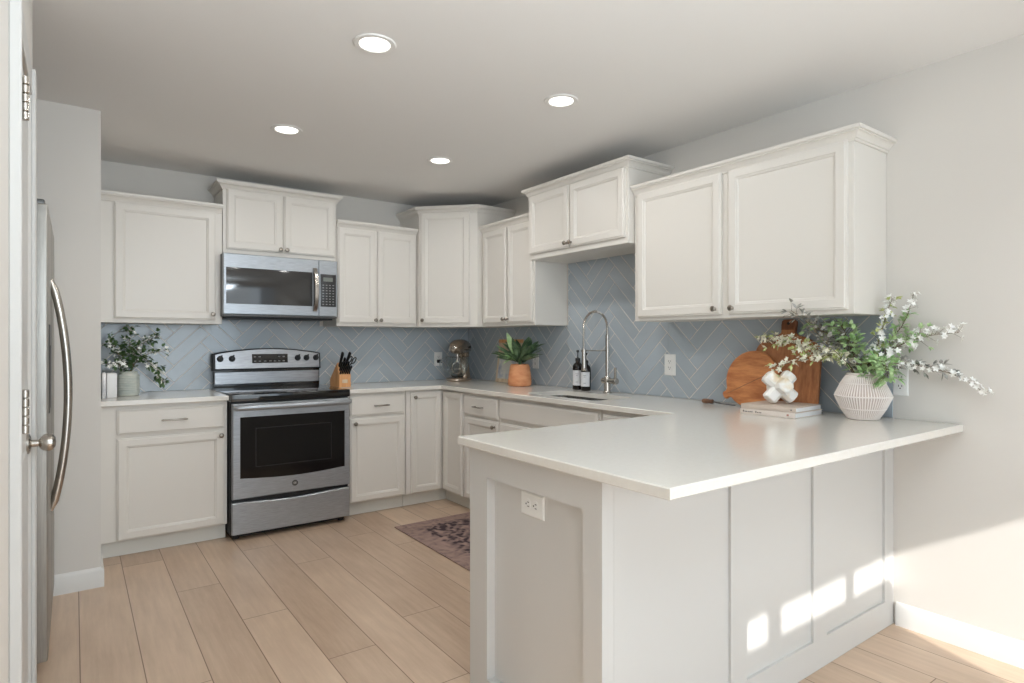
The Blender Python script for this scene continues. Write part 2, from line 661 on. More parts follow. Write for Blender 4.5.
for z in (1.827, 1.09, 0.28):
    hb = MB()
    for k in range(5):
        hb.cyl((-3.0505, -2.943, z - 0.052 + k * 0.021), (-3.0505, -2.943, z - 0.052 + k * 0.021 + 0.0195), 0.0085, 12, 0.0015)
    hb.box(-3.0800, -3.0500, -2.9445, -2.9415, z - 0.050, z + 0.050)
    hb.build('door_hinge', 'chrome', d1)


cs = MB()
cs.box(-3.073, -3.056, -3.055, -2.955, 0, 2.16, 0.003)
cs.box(-3.0725, -3.050, -3.064, -3.035, 0, 2.164, 0.003)
cs.box(-3.073, -3.060, -2.210, -2.122, 0, 2.16, 0.003)
cs.box(-3.0735, -3.069, -2.956, -2.209, 2.072, 2.156, 0.001)
struct(cs.build('trim_1', 'door_paint'))
# rear window frames
wf = MB()
for x in (-4.6, -3.80, -3.0):
    wf.box(x, x + 0.05, YF - 0.08, YF - 0.02, 0.55, 2.05, 0.003)
for z in (0.55, 1.25, 2.0):
    wf.box(-4.6, -2.95, YF - 0.08, YF - 0.02, z, z + 0.05, 0.003)
struct(wf.build('window_1', 'trim'))

# ------------------------------------------------------------------ herringbone backsplash
TW, TL, GR = 0.081, 0.3147, 0.0042


def clip(poly, rect):
    x0, x1, y0, y1 = rect
    for ax, lim, sgn in ((0, x0, 1), (0, x1, -1), (1, y0, 1), (1, y1, -1)):
        out = []
        for i in range(len(poly)):
            a, b = poly[i - 1], poly[i]
            da, db = (a[ax] - lim) * sgn, (b[ax] - lim) * sgn
            if (da >= 0) != (db >= 0):
                t = da / (da - db)
                out.append((a[0] + (b[0] - a[0]) * t, a[1] + (b[1] - a[1]) * t))
            if db >= 0:
                out.append(b)
        poly = out
        if len(poly) < 3:
            return []
    return poly


def herringbone(name, rects, u0, z0, to3d, seed):
    """rects: (u0,u1,z0,z1) regions; to3d(u, z, height)"""
    rng = random.Random(seed)
    bm = bmesh.new()
    tone = bm.faces.layers.float.new('tone')
    for r in rects:
        q = [to3d(u, z, 0.0038) for u, z in ((r[0], r[2]), (r[1], r[2]), (r[1], r[3]), (r[0], r[3]))]
        f = bm.faces.new([bm.verts.new(p) for p in q])
        f.material_index = 1
    c = math.sqrt(0.5)
    g = GR / 2
    shapes = []
    umin, umax = min(r[0] for r in rects) - 0.5, max(r[1] for r in rects) + 0.5
    for j in range(-14, 15):
        for k in range(-60, 61):
            ox, oy = k * TW + j * TL, k * TW - j * TL
            for (x0, y0, x1, y1) in ((0, 0, TL, TW), (0, TW, TW, TW + TL)):
                pts = [(ox + x0 + g, oy + y0 + g), (ox + x1 - g, oy + y0 + g), (ox + x1 - g, oy + y1 - g), (ox + x0 + g, oy + y1 - g)]
                pts = [((x - y) * c + u0, (x + y) * c + z0) for x, y in pts]
                if min(p[0] for p in pts) > umax or max(p[0] for p in pts) < umin:
                    continue
                shapes.append(pts)
    for pts in shapes:
        cu, cz = sum(p[0] for p in pts) / 4, sum(p[1] for p in pts) / 4
        t = rng.random()
        ta, tb = rng.uniform(-0.006, 0.006), rng.uniform(-0.006, 0.006)
        for r in rects:
            pl = clip(pts, r)
            if len(pl) < 3:
                continue
            area = abs(sum(pl[i - 1][0] * pl[i][1] - pl[i][0] * pl[i - 1][1] for i in range(len(pl)))) / 2
            if area < 2e-5:
                continue
            mu, mz = sum(p[0] for p in pl) / len(pl), sum(p[1] for p in pl) / len(pl)
            low = [bm.verts.new(to3d(u, z, 0.002)) for u, z in pl]
            def sh(p, d):
                v = Vector((mu - p[0], mz - p[1]))
                L = v.length
                v = v / L * min(d, L * 0.3)
                return p[0] + v.x, p[1] + v.y
            mid = [bm.verts.new(to3d(u, z, 0.0050 + (u - cu) * ta + (z - cz) * tb)) for u, z in pl]
            tp = [sh(p, 0.0012) for p in pl]
            top = [bm.verts.new(to3d(u, z, 0.0055 + (u - cu) * ta + (z - cz) * tb)) for u, z in tp]
            n = len(pl)
            fs = [bm.faces.new(top)]
            for a, b in ((low, mid), (mid, top)):
                for i in range(n):
                    fs.append(bm.faces.new((a[i], a[(i + 1) % n], b[(i + 1) % n], b[i])))
            for f in fs:
                f[tone] = t
    bmesh.ops.recalc_face_normals(bm, faces=bm.faces[:])
    me = bpy.data.meshes.new(name)
    bm.to_mesh(me)
    bm.free()
    me.materials.append(M['tile'])
    me.materials.append(M['grout'])
    o = bpy.data.objects.new(name, me)
    COL.objects.link(o)
    o['kind'] = 'structure'
    return o


ZU = 1.372      # underside of the wall cabinets
bs1 = herringbone('trim_2', [(XW + 0.002, -2.165, 0.915, ZU + 0.002), (-2.165, -1.385, 0.90, 1.84), (-1.385, -0.008, 0.915, ZU + 0.002)],
                  -0.615, 1.199, lambda u, z, h: Vector((u, -h, z)), 3)
bs2 = herringbone('trim_3', [(0.002, 1.402, 0.915, ZU + 0.002), (1.402, 2.328, 0.915, 1.85), (2.328, 3.582, 0.915, ZU + 0.002)],
                  2.096, 1.202, lambda u, z, h: Vector((-h, -u, z)), 5)

# ------------------------------------------------------------------ cabinet doors and boxes
DT = 0.020


def frame_of(p, nx, ny):
    """matrix: local x along the face (to the viewer's right), local y = out of the face, local z = up"""
    n = Vector((nx, ny, 0)).normalized()
    xa = Vector((-n.y, n.x, 0))
    return Matrix(((xa.x, n.x, 0, p[0]), (xa.y, n.y, 0, p[1]), (0, 0, 1, p[2]), (0, 0, 0, 1)))


def rect_loop(x0, x1, z0, z1, ins, y):
    return [(x0 + ins, y, z0 + ins), (x1 - ins, y, z0 + ins), (x1 - ins, y, z1 - ins), (x0 + ins, y, z1 - ins)]


def shaker(mtx, x0, x1, z0, z1, stile=0.044, t=DT):
    prof = [(0, 0.0), (0, t - 0.006), (0.0025, t - 0.0045), (0.006, t - 0.004), (0.009, t),
            (stile, t), (stile + 0.002, t - 0.003), (stile + 0.006, t - 0.0045), (stile + 0.012, t - 0.0095), (stile + 0.0135, t - 0.0125)]
    return MB().rings([[mtx @ Vector(p) for p in rect_loop(x0, x1, z0, z1, i, y)] for i, y in prof])


def slab_front(mtx, x0, x1, z0, z1, t=DT):
    prof = [(0, 0.0), (0, t - 0.006), (0.0025, t - 0.0045), (0.007, t - 0.004), (0.011, t)]
    return MB().rings([[mtx @ Vector(p) for p in rect_loop(x0, x1, z0, z1, i, y)] for i, y in prof])


def knob(mtx, x, z, parent, t=DT):
    p = mtx @ Vector((x, t, z))
    n = mtx.to_3x3() @ Vector((0, 1, 0))
    return MB().lathe([(0, -0.001), (0.008, -0.001), (0.008, 0.002), (0.0055, 0.005), (0.0055, 0.013), (0.011, 0.017), (0.0145, 0.021), (0.0145, 0.024), (0.011, 0.028), (0.005, 0.0295), (0, 0.0297)],
                      p, n, 20).build('knob', 'knob', parent)


def pull(mtx, x, z, w, parent, t=DT):
    b = MB()
    f = lambda a, y: mtx @ Vector((a, y, z))
    b.tube([f(x - w / 2 - 0.012, t + 0.024), f(x - w / 2, t + 0.025), f(x, t + 0.0275), f(x + w / 2, t + 0.025), f(x + w / 2 + 0.012, t + 0.024)], [0.004, 0.0055, 0.0045, 0.0055, 0.004], 10)
    for s in (-1, 1):
        b.cyl(f(x + s * w / 2, t - 0.001), f(x + s * w / 2, t + 0.025), 0.005, 12)
    return b.build('pull', 'knob', parent)


def add_door(root, mtx, x0, x1, z0, z1, kx=None, kz=None, stile=0.044, name='door'):
    d = shaker(mtx, x0, x1, z0, z1, stile).build(name, 'cabinet', root)
    if kx is not None:
        knob(mtx, kx, kz, d)
    return d


def add_drawer(root, mtx, x0, x1, z0, z1, px=None, pz=None, pw=0.10, name='drawer_front'):
    d = slab_front(mtx, x0, x1, z0, z1).build(name, 'cabinet', root)
    if px is not None:
        pull(mtx, px, pz, pw, d)
    return d


CROWN = [(0.0, 0.0), (0.006, 0.0), (0.008, 0.003), (0.008, 0.010), (0.0125, 0.0105), (0.015, 0.017), (0.021, 0.026), (0.030, 0.033), (0.0335, 0.034), (0.0335, 0.040), (0.041, 0.0405), (0.042, 0.043), (0.042, 0.055), (0.040, 0.057), (0.0, 0.057)]


def crown(root, path, zbase, zscale=1.0):
    """path in xy, outside on the right of travel"""
    pts = [Vector(p) for p in path]
    loops = []
    for i, p in enumerate(pts):
        def nrm(a, b):
            d = (b - a).normalized()
            return Vector((d.y, -d.x))
        if i == 0:
            nn = nrm(p, pts[1])
        elif i == len(pts) - 1:
            nn = nrm(pts[i - 1], p)
        else:
            n1, n2 = nrm(pts[i - 1], p), nrm(p, pts[i + 1])
            nn = n1 + n2
            nn = nn / nn.dot(n1)
        loops.append([(p.x + nn.x * o, p.y + nn.y * o, zbase + z * zscale) for o, z in CROWN])
    return MB().rings(loops).build('crown_moulding', 'cabinet', root)


FX = frame_of((0, -0.305, 0), 0, -1)     # faces of wall cabinets on the range wall: local x = world x
YX = lambda d: frame_of((-d, 0, 0), -1, 0)   # faces toward -x: local x = -world y
WC = 'white wall cabinets'


def upper(label, x0, x1, y0, y1, z0, z1, name='wall_cabinet'):
    cx, cy = (x0 + x1) / 2, (y0 + y1) / 2
    t = thing(name, label, 'cabinet', (cx, cy, z0), 0, WC)
    MB().box(x0, x1, y0, y1, z0, z1, 0.0015).build('cabinet_box', 'cabinet', t)
    return t


# range wall, from the wing wall to the corner
c = upper('white single-door wall cabinet above the crock of blossom, against the wing wall', XW + 0.002, -2.146, -0.305, -0.001, ZU, 2.130)
add_door(c, FX, -2.756, -2.186, 1.398, 2.118, -2.207, 1.436)
crown(c, [(XW + 0.002, -0.305), (-2.148, -0.305)], 2.118)

c = upper('short white two-door wall cabinet with tall crown directly above the microwave', -2.142, -1.360, -0.305, -0.001, 1.850, 2.306)
add_door(c, FX, -2.118, -1.752, 1.886, 2.294, -1.771, 1.906)
add_door(c, FX, -1.742, -1.374, 1.886, 2.294, -1.727, 1.906)
crown(c, [(-2.142, -0.001), (-2.142, -0.305), (-1.360, -0.305), (-1.360, -0.001)], 2.288)

c = upper('white two-door wall cabinet over the knife block, between microwave and corner cabinet', -1.356, -0.690, -0.305, -0.001, ZU, 2.130)
add_door(c, FX, -1.348, -1.044, 1.396, 2.118, -1.056, 1.421)
add_door(c, FX, -1.030, -0.700, 1.396, 2.118, -1.012, 1.421)
crown(c, [(-1.358, -0.305), (-0.692, -0.305)], 2.112)

# corner cabinet with a diagonal door
t = thing('corner_cabinet', 'tall white diagonal corner wall cabinet with one door and crown', 'cabinet', (-0.3, -0.3, ZU), 0, WC)
poly = [(-0.001, -0.001), (-0.688, -0.001), (-0.688, -0.352), (-0.352, -0.703), (-0.001, -0.703)]
MB().prism(poly, ZU, 2.306, bevel=0.0015).build('cabinet_box', 'cabinet', t)
p0, p1 = Vector((-0.688, -0.352)), Vector((-0.352, -0.703))
dd = (p1 - p0)
FD = frame_of((p0.x, p0.y, 0), dd.y, -dd.x)
dl = dd.length
add_door(t, FD, 0.016, dl - 0.060, 1.398, 2.292, 0.040, 1.426)
crown(t, [(-0.688, -0.001), (-0.688, -0.352), (-0.352, -0.703), (-0.001, -0.703)], 2.284)

# sink wall
FR = YX(0.305)
c = upper('white two-door wall cabinet on the sink wall above the potted plant', -0.305, -0.001, -1.386, -0.707, ZU, 2.130)
add_door(c, FR, 0.730, 1.052, 1.396, 2.118, 1.036, 1.424, 0.042)
add_door(c, FR, 1.070, 1.372, 1.396, 2.118, 1.086, 1.424, 0.042)
crown(c, [(-0.305, -0.709), (-0.305, -1.380)], 2.112)

c = upper('short deep white two-door wall cabinet with tall crown over the sink', -0.355, -0.001, -2.326, -1.389, 1.828, 2.282)
FS = YX(0.355)
add_door(c, FS, 1.398, 1.822, 1.864, 2.270, 1.804, 1.892)
add_door(c, FS, 1.832, 2.306, 1.864, 2.270, 1.850, 1.892)
crown(c, [(-0.001, -1.389), (-0.355, -1.389), (-0.355, -2.326), (-0.001, -2.326)], 2.264)

c = upper('wide white two-door wall cabinet at the end of the run above the wooden boards', -0.305, -0.001, -3.556, -2.332, ZU, 2.120)
add_door(c, FR, 2.362, 2.920, 1.392, 2.108, 2.890, 1.420)
add_door(c, FR, 2.960, 3.532, 1.392, 2.108, 2.990, 1.420)
crown(c, [(-0.305, -2.334), (-0.305, -3.556), (-0.001, -3.556)], 2.098)

# ------------------------------------------------------------------ base cabinets
BC = 'white base cabinets'
FB = frame_of((0, -0.61, 0), 0, -1)
FK = YX(0.61)
ZT = 0.884


def base(label, x0, x1, y0, y1, face, name='base_cabinet'):
    t = thing(name, label, 'cabinet', ((x0 + x1) / 2, (y0 + y1) / 2, 0), 0, BC)
    b = MB().box(x0, x1, y0, y1, 0.10, ZT - 0.001, 0.0015)
    b.build('cabinet_box', 'cabinet', t)
    k = MB()
    if face == 'y':
        k.box(x0, x1, y0 + 0.055, y1, 0.001, 0.10)
    else:
        k.box(x0 + 0.055, x1, y0, y1, 0.001, 0.10)
    k.build('toe_kick', 'toe', t)
    return t


c = base('white base cabinet with drawer and door between the wing wall and the range', XW + 0.002, -2.172, -0.61, -0.008, 'y')
add_drawer(c, FB, -2.757, -2.190, 0.714, 0.858, -2.468, 0.787, 0.115)
add_door(c, FB, -2.757, -2.190, 0.106, 0.692, -2.211, 0.668)
c = base('white base cabinet with drawer and door just past the range, below the knife block', -1.386, -0.935, -0.61, -0.008, 'y')
add_drawer(c, FB, -1.372, -0.953, 0.722, 0.862, -1.142, 0.790, 0.095)
add_door(c, FB, -1.372, -0.953, 0.106, 0.704, -1.338, 0.668, 0.042)
# corner base cabinet with its folding pair of doors
t = thing('corner_base_cabinet', 'white corner base cabinet with two narrow doors meeting below the stand mixer', 'cabinet', (-0.4, -0.4, 0), 0, BC)
poly = [(-0.008, -0.008), (-0.931, -0.008), (-0.931, -0.61), (-0.61, -0.61), (-0.61, -0.931), (-0.008, -0.931)]
MB().prism(poly, 0.10, ZT - 0.001).build('cabinet_box', 'cabinet', t)
poly = [(-0.008, -0.008), (-0.931, -0.008), (-0.931, -0.555), (-0.555, -0.555), (-0.555, -0.931), (-0.008, -0.931)]
MB().prism(poly, 0.001, 0.10).build('toe_kick', 'toe', t)
add_door(t, FB, -0.895, -0.634, 0.106, 0.870, -0.868, 0.832, 0.040)
add_door(t, FK, 0.634, 0.915, 0.106, 0.870, None, None, 0.040)
c = base('white base cabinet with short drawer on the sink wall below the potted plant', -0.61, -0.008, -1.395, -0.935, 'x')
add_drawer(c, FK, 0.952, 1.382, 0.722, 0.858, 1.160, 0.788, 0.095)
add_door(c, FK, 0.952, 1.382, 0.106, 0.704, 1.352, 0.668, 0.042)
# sink base: hollow so that the basin hangs inside
t = thing('sink_cabinet', 'white sink base cabinet with false drawer front under the faucet', 'cabinet', (-0.3, -1.87, 0), 0, BC)
b = MB()
b.box(-0.61, -0.59, -2.368, -1.399, 0.10, ZT - 0.001, 0.001)
b.box(-0.59, -0.008, -1.417, -1.399, 0.10, ZT - 0.001)
b.box(-0.59, -0.008, -2.368, -2.350, 0.10, ZT - 0.001)
b.box(-0.59, -0.008, -2.350, -1.417, 0.10, 0.12)
b.build('cabinet_box', 'cabinet', t)
MB().box(-0.555, -0.535, -2.368, -1.399, 0.001, 0.10).build('toe_kick', 'toe', t)
add_drawer(t, FK, 1.412, 2.352, 0.728, 0.858)
add_door(t, FK, 1.412, 1.876, 0.106, 0.704, 1.850, 0.668)
add_door(t, FK, 1.888, 2.352, 0.106, 0.704, 1.914, 0.668)
c = base('white base cabinet by the peninsula corner, mostly hidden below the counter', -0.61, -0.008, -2.905, -2.372, 'x')
add_drawer(c, FK, 2.392, 2.880, 0.722, 0.858)
add_door(c, FK, 2.392, 2.880, 0.106, 0.704)

# peninsula with panelled end and back
PX0, PY0, PY1 = -1.80, -3.585, -2.912
t = thing('peninsula_cabinet', 'white panelled peninsula under the overhanging counter', 'cabinet', (-0.9, -3.25, 0), 0)
MB().box(PX0 + 0.034, -0.002, PY0 + 0.010, PY1 - 0.012, 0.001, ZT - 0.001).build('cabinet_box', 'panel_paint', t)


def framed(mtx, x0, x1, z0, z1, holes, t_):
    """a flat frame with rectangular openings, grown from a grid"""
    b = MB()
    xs = sorted({x0, x1, *[h[0] for h in holes], *[h[1] for h in holes]})
    zs = sorted({z0, z1, *[h[2] for h in holes], *[h[3] for h in holes]})
    inside = lambda x, z: any(h[0] < x < h[1] and h[2] < z < h[3] for h in holes)
    bm = b.bm
    cell = {}
    for i in range(len(xs) - 1):
        for k in range(len(zs) - 1):
            cell[i, k] = not inside((xs[i] + xs[i + 1]) / 2, (zs[k] + zs[k + 1]) / 2)
    V = {}
    def v(i, k, y):
        if (i, k, y) not in V:
            V[i, k, y] = bm.verts.new(mtx @ Vector((xs[i], y, zs[k])))
        return V[i, k, y]
    for (i, k), on in cell.items():
        if not on:
            continue
        bm.faces.new((v(i, k, t_), v(i + 1, k, t_), v(i + 1, k + 1, t_), v(i, k + 1, t_)))
        bm.faces.new((v(i, k, 0), v(i, k + 1, 0), v(i + 1, k + 1, 0), v(i + 1, k, 0)))
        for (di, dk, a, c2) in ((-1, 0, (i, k), (i, k + 1)), (1, 0, (i + 1, k), (i + 1, k + 1)), (0, -1, (i, k), (i + 1, k)), (0, 1, (i, k + 1), (i + 1, k + 1))):
            if not cell.get((i + di, k + dk), False):
                bm.faces.new((v(*a, 0), v(*c2, 0), v(*c2, t_), v(*a, t_)))
    return b


ME = frame_of((PX0 + 0.045, 0, 0), -1, 0)     # end: local x = -y
framed(ME, -PY1, -PY0, 0.001, ZT - 0.001, [(3.022, 3.509, 0.085, 0.783)], 0.045).build('end_panel_frame', 'panel_paint', t)
MP = frame_of((0, PY0 + 0.010, 0), 0, -1)    # back: local x = x
framed(MP, PX0 + 0.0455, -0.002, 0.001, ZT - 0.001,
       [(-1.695, -1.215, 0.115, 0.800), (-1.125, -0.692, 0.115, 0.800), (-0.590, -0.088, 0.115, 0.800)], 0.010).build('back_panel_frame', 'panel_paint', t)

# ------------------------------------------------------------------ counters and sink
CT = 0.914


def rounded_rect(x0, x1, y0, y1, r, n=6):
    out = []
    for cx, cy, a0 in ((x1 - r, y1 - r, 0), (x0 + r, y1 - r, 90), (x0 + r, y0 + r, 180), (x1 - r, y0 + r, 270)):
        for k in range(n + 1):
            a = R(a0 + 90 * k / n)
            out.append((cx + r * math.cos(a), cy + r * math.sin(a)))
    return out


SX0, SX1, SY0, SY1 = -0.54, -0.20, -2.235, -1.575


def counter_mesh(poly, hole=None):
    bm = bmesh.new()
    b = MB()
    b.bm.free()
    b.bm = bm
    z0, z1, e = ZT, CT, 0.003

    def shr(pl, d):
        out = []
        n = len(pl)
        for i in range(n):
            a, q, cc = Vector(pl[i - 1]), Vector(pl[i]), Vector(pl[(i + 1) % n])
            e1, e2 = (q - a).normalized(), (cc - q).normalized()
            n1, n2 = Vector((-e1.y, e1.x)), Vector((-e2.y, e2.x))
            nn = n1 + n2
            nn = nn / nn.dot(n1)
            out.append(tuple(q + nn * d))
        return out
    area = sum(poly[i - 1][0] * poly[i][1] - poly[i][0] * poly[i - 1][1] for i in range(len(poly)))
    if area < 0:
        poly = poly[::-1]
    loops = [(shr(poly, e), z0), (poly, z0 + e), (poly, z1 - e), (shr(poly, e), z1)]
    L = [[bm.verts.new((p[0], p[1], z)) for p in pl] for pl, z in loops]
    n = len(poly)
    for a, q in zip(L, L[1:]):
        for k in range(n):
            bm.faces.new((a[k], a[(k + 1) % n], q[(k + 1) % n], q[k]))
    for lp, z in ((L[0], z0), (L[-1], z1)):
        if hole is None:
            bm.faces.new(lp)
        else:
            hv = [bm.verts.new((p[0], p[1], z)) for p in hole]
            es = [bm.edges.get((lp[k], lp[(k + 1) % n])) for k in range(n)]
            es += [bm.edges.new((hv[k], hv[(k + 1) % len(hv)])) for k in range(len(hv))]
            bmesh.ops.triangle_fill(bm, use_beauty=True, use_dissolve=False, edges=es)
            if z == z0:
                h0 = hv
            else:
                for k in range(len(hv)):
                    k2 = (k + 1) % len(hv)
                    bm.faces.new((h0[k], h0[k2], hv[k2], hv[k]))
    return b


o = counter_mesh([(XW + 0.002, -0.008), (XW + 0.002, -0.648), (-2.169, -0.648), (-2.169, -0.008)]).build('countertop', 'quartz', None, True, 20)
tag(o, 'short white quartz countertop between the wing wall and the range', 'countertop')
o = counter_mesh([(-0.008, -0.008), (-1.392, -0.008), (-1.392, -0.648), (-0.648, -0.648), (-0.648, -2.892), (-1.838, -2.892), (-1.838, -3.846), (-0.002, -3.846), (-0.002, -3.58), (-0.008, -3.58)],
                 rounded_rect(SX0, SX1, SY0, SY1, 0.05)).build('countertop', 'quartz', None, True, 20)
tag(o, 'long white quartz countertop turning past the sink onto the peninsula', 'countertop')

t = thing('kitchen_sink', 'undermounted stainless steel sink set below the counter beside the faucet', 'sink', ((SX0 + SX1) / 2, (SY0 + SY1) / 2, 0.69))
lp = []
for d, z, r in ((-0.02, ZT - 0.001, 0.07), (0.004, ZT - 0.001, 0.05), (0.006, 0.75, 0.05), (0.03, 0.706, 0.05), (0.06, 0.70, 0.04), (0.12, 0.697, 0.03)):
    lp.append([(x, y, z) for x, y in rounded_rect(SX0 + d, SX1 - d, SY0 + d, SY1 - d, r)])
MB().rings(lp, False, True).build('basin', 'sink', t, True, 40)
MB().lathe([(0, 0.004), (0.02, 0.003), (0.03, 0.006), (0.042, 0.004), (0.045, 0.0)], (-0.37, -1.905, 0.6965)).build('drain', 'chrome', t)

# ------------------------------------------------------------------ refrigerator
RX = -3.035
FY0, FY1 = -1.950, -1.050
t = thing('refrigerator', 'tall stainless steel side-by-side refrigerator in the alcove past the door', 'refrigerator', (-3.45, -1.5, 0))
MB().box(-3.84, RX - 0.075, FY0 + 0.008, FY1 - 0.008, 0.06, 1.755, 0.006).build('cabinet_body', 'steel_dark', t)
MB().box(-3.80, RX - 0.04, FY0 + 0.02, FY1 - 0.02, 0.001, 0.065).build('base_grille', 'black', t)
MB().box(RX - 0.074, RX - 0.066, FY0 + 0.012, FY1 - 0.012, 0.075, 1.75).build('door_gasket', 'gasket', t)
ym = FY0 + 0.40
for y0, y1, nm in ((FY0, ym - 0.003, 'freezer_door'), (ym + 0.003, FY1, 'refrigerator_door')):
    d = MB().box(RX - 0.066, RX, y0, y1, 0.07, 1.765, 0.007, 3).build(nm, 'steel_v', t)
    hy = (y1 - 0.035) if nm == 'freezer_door' else (y0 + 0.045)
    hp = []
    rr = []
    for k in range(25):
        u = k / 24
        hp.append((RX - 0.002 + 0.060 * math.sin(PI * u) ** 0.7, hy, 0.55 + 0.96 * u))
        rr.append(0.0155 if 0 < k < 24 else 0.011)
    MB().tube(hp, rr, 14).build('door_handle', 'chrome', d)
    if nm == 'freezer_door':
        q = MB().box(RX - 0.001, RX + 0.004, y0 + 0.09, y1 - 0.10, 0.98, 1.32, 0.002)
        q.box(RX + 0.003, RX + 0.006, y0 + 0.105, y1 - 0.115, 1.00, 1.24, 0.001)
        q.build('ice_dispenser', 'dispenser', d)
for y in (FY0 + 0.05, FY1 - 0.05):
    MB().box(RX - 0.12, RX - 0.01, y - 0.025, y + 0.025, 1.757, 1.785, 0.006, 2).build('hinge_cover', 'steel_dark', t)

# ------------------------------------------------------------------ range
RX0, RX1 = -2.163, -1.399
t = thing('electric_range', 'freestanding stainless electric range with black glass cooktop', 'range', ((RX0 + RX1) / 2, -0.34, 0))
MB().box(RX0, RX1, -0.655, -0.012, 0.035, 0.905, 0.003).build('range_body', 'black', t)
for x in (RX0 + 0.04, RX1 - 0.04):
    for y in (-0.62, -0.08):
        MB().cyl((x, y, 0.001), (x, y, 0.04), 0.02, 14).build('foot', 'black', t)
MB().box(RX0 + 0.02, RX1 - 0.02, -0.63, -0.60, 0.012, 0.04).build('kick_panel', 'black', t)
MB().box(RX0 - 0.003, RX1 + 0.003, -0.690, -0.07, 0.872, 0.922, 0.006, 3).build('cooktop', 'black_gloss', t)
for bx, by, br in ((-1.97, -0.50, 0.115), (-1.60, -0.50, 0.085), (-1.97, -0.22, 0.085), (-1.60, -0.22, 0.105)):
    MB().lathe([(br - 0.002, 0.0), (br - 0.002, 0.0004), (br, 0.0004), (br, 0.0)], (bx, by, 0.9221), (0, 0, 1), 48).build('burner_ring', 'oven_inner', t)
# oven door
fr = frame_of((0, -0.657, 0), 0, -1)
dz0, dz1 = 0.262, 0.862
od = MB()
od.rings([[fr @ Vector(p) for p in rect_loop(RX0 + 0.006, RX1 - 0.002, dz0, dz1, i, y)] for i, y in ((0, 0.0), (0, 0.030), (0.006, 0.036))])
od = od.build('oven_door', 'steel', t)
# window with its gently bowed lower edge
wx0, wx1, wz0, wz1 = -2.112, -1.437, 0.392, 0.777
pts = [(wx0, wz1), (wx0, wz0)] + [(wx0 + (wx1 - wx0) * k / 12, wz0 - 0.018 * math.sin(PI * k / 12)) for k in range(1, 12)] + [(wx1, wz0), (wx1, wz1)]
MB().prism(pts, 0.030, 0.0375, fr @ Matrix(((1, 0, 0, 0), (0, 0, 1, 0), (0, 1, 0, 0), (0, 0, 0, 1))), 0.001).build('oven_window', 'oven_glass', od)
iw = MB()
for a, b2, c2, d2 in ((-2.02, -1.53, 0.700, 0.7035), (-2.02, -1.53, 0.455, 0.4585), (-2.02, -2.0165, 0.455, 0.7035), (-1.5335, -1.53, 0.455, 0.7035)):
    iw.box(a, b2, -0.6952, -0.6944, c2, d2)
iw.build('window_marking', 'panel_dark', od)
hb = MB()
hb.tube([(RX0 + 0.014, -0.726, 0.840), (RX0 + 0.03, -0.736, 0.840), (RX0 + 0.2, -0.742, 0.840), ((RX0 + RX1) / 2, -0.745, 0.840), (RX1 - 0.2, -0.742, 0.840), (RX1 - 0.026, -0.736, 0.840), (RX1 - 0.010, -0.726, 0.840)], [0.0145, 0.018, 0.018, 0.018, 0.018, 0.018, 0.0145], 16)
for x in (RX0 + 0.030, RX1 - 0.026):
    hb.box(x - 0.014, x + 0.014, -0.730, -0.690, 0.828, 0.852, 0.004, 2)
hb.build('oven_handle', 'steel', od)
bd = MB().lathe([(0, 0.002), (0.0165, 0.002), (0.0175, 0.0035), (0.0195, 0.0035), (0.0195, 0), (0, 0)], (-1.775, -0.6925, 0.322), (0, -1, 0), 28).build('badge', 'steel_dark', od)


def text_mesh(txt, size, depth, mtx, name, material, parent, align='CENTER'):
    cu = bpy.data.curves.new(name, 'FONT')
    cu.body = txt
    cu.size = size
    cu.extrude = depth
    cu.align_x = align
    cu.align_y = 'CENTER'
    tmp = bpy.data.objects.new(name + '_tmp', cu)
    COL.objects.link(tmp)
    dg = bpy.context.evaluated_depsgraph_get()
    dg.update()
    me = bpy.data.meshes.new_from_object(tmp.evaluated_get(dg))
    bpy.data.objects.remove(tmp)
    me.transform(mtx)
    me.materials.clear()
    me.materials.append(M[material])
    o = bpy.data.objects.new(name, me)
    COL.objects.link(o)
    o.parent = parent
    o.matrix_parent_inverse = world_of(parent).inverted()
    return o


text_mesh('GE', 0.016, 0.0006, Matrix.Translation((-1.775, -0.6952, 0.322)) @ Matrix.Rotation(PI / 2, 4, 'X'), 'monogram', 'plate', od)
# storage drawer with a scooped top edge
pts = [(RX0 + 0.004, 0.04), (RX1 - 0.002, 0.04), (RX1 - 0.002, 0.240)] + [(RX1 - 0.002 - (RX1 - RX0 - 0.006) * k / 16, 0.240 - 0.016 * math.sin(PI * k / 16) ** 2) for k in range(1, 16)] + [(RX0 + 0.004, 0.240)]
MB().prism(pts, 0.0, 0.034, fr @ Matrix(((1, 0, 0, 0), (0, 0, 1, 0), (0, 1, 0, 0), (0, 0, 0, 1))), 0.004).build('storage_drawer', 'steel', t)
# backguard
bgx0, bgx1 = RX0 - 0.005, RX1 - 0.004
prof = []
MB().box(bgx0 + 0.008, bgx1 - 0.006, -0.072, -0.014, 0.90, 1.05, 0.002).build('backguard_base', 'black_gloss', t)
MB().box(bgx0 + 0.014, bgx1 - 0.012, -0.080, -0.070, 0.948, 1.036, 0.003).build('backguard_panel', 'steel_guard', t)
top = lambda s: 1.166 + 0.038 * math.sin(PI * s) ** 0.8
n = 24
pts = [(bgx0, 1.048), (bgx1, 1.048)] + [(bgx1 - (bgx1 - bgx0) * k / n, top(k / n)) for k in range(n + 1)]
tilt = Matrix.Translation((0, -0.070, 1.048)) @ Matrix.Rotation(R(-7), 4, 'X') @ Matrix.Translation((0, 0.070, -1.048))
XZ = Matrix(((1, 0, 0, 0), (0, 0, -1, 0), (0, 1, 0, 0), (0, 0, 0, 1)))
cp = MB().prism(pts, 0.030, 0.092, tilt @ XZ, 0.006).build('control_panel', 'black', t)
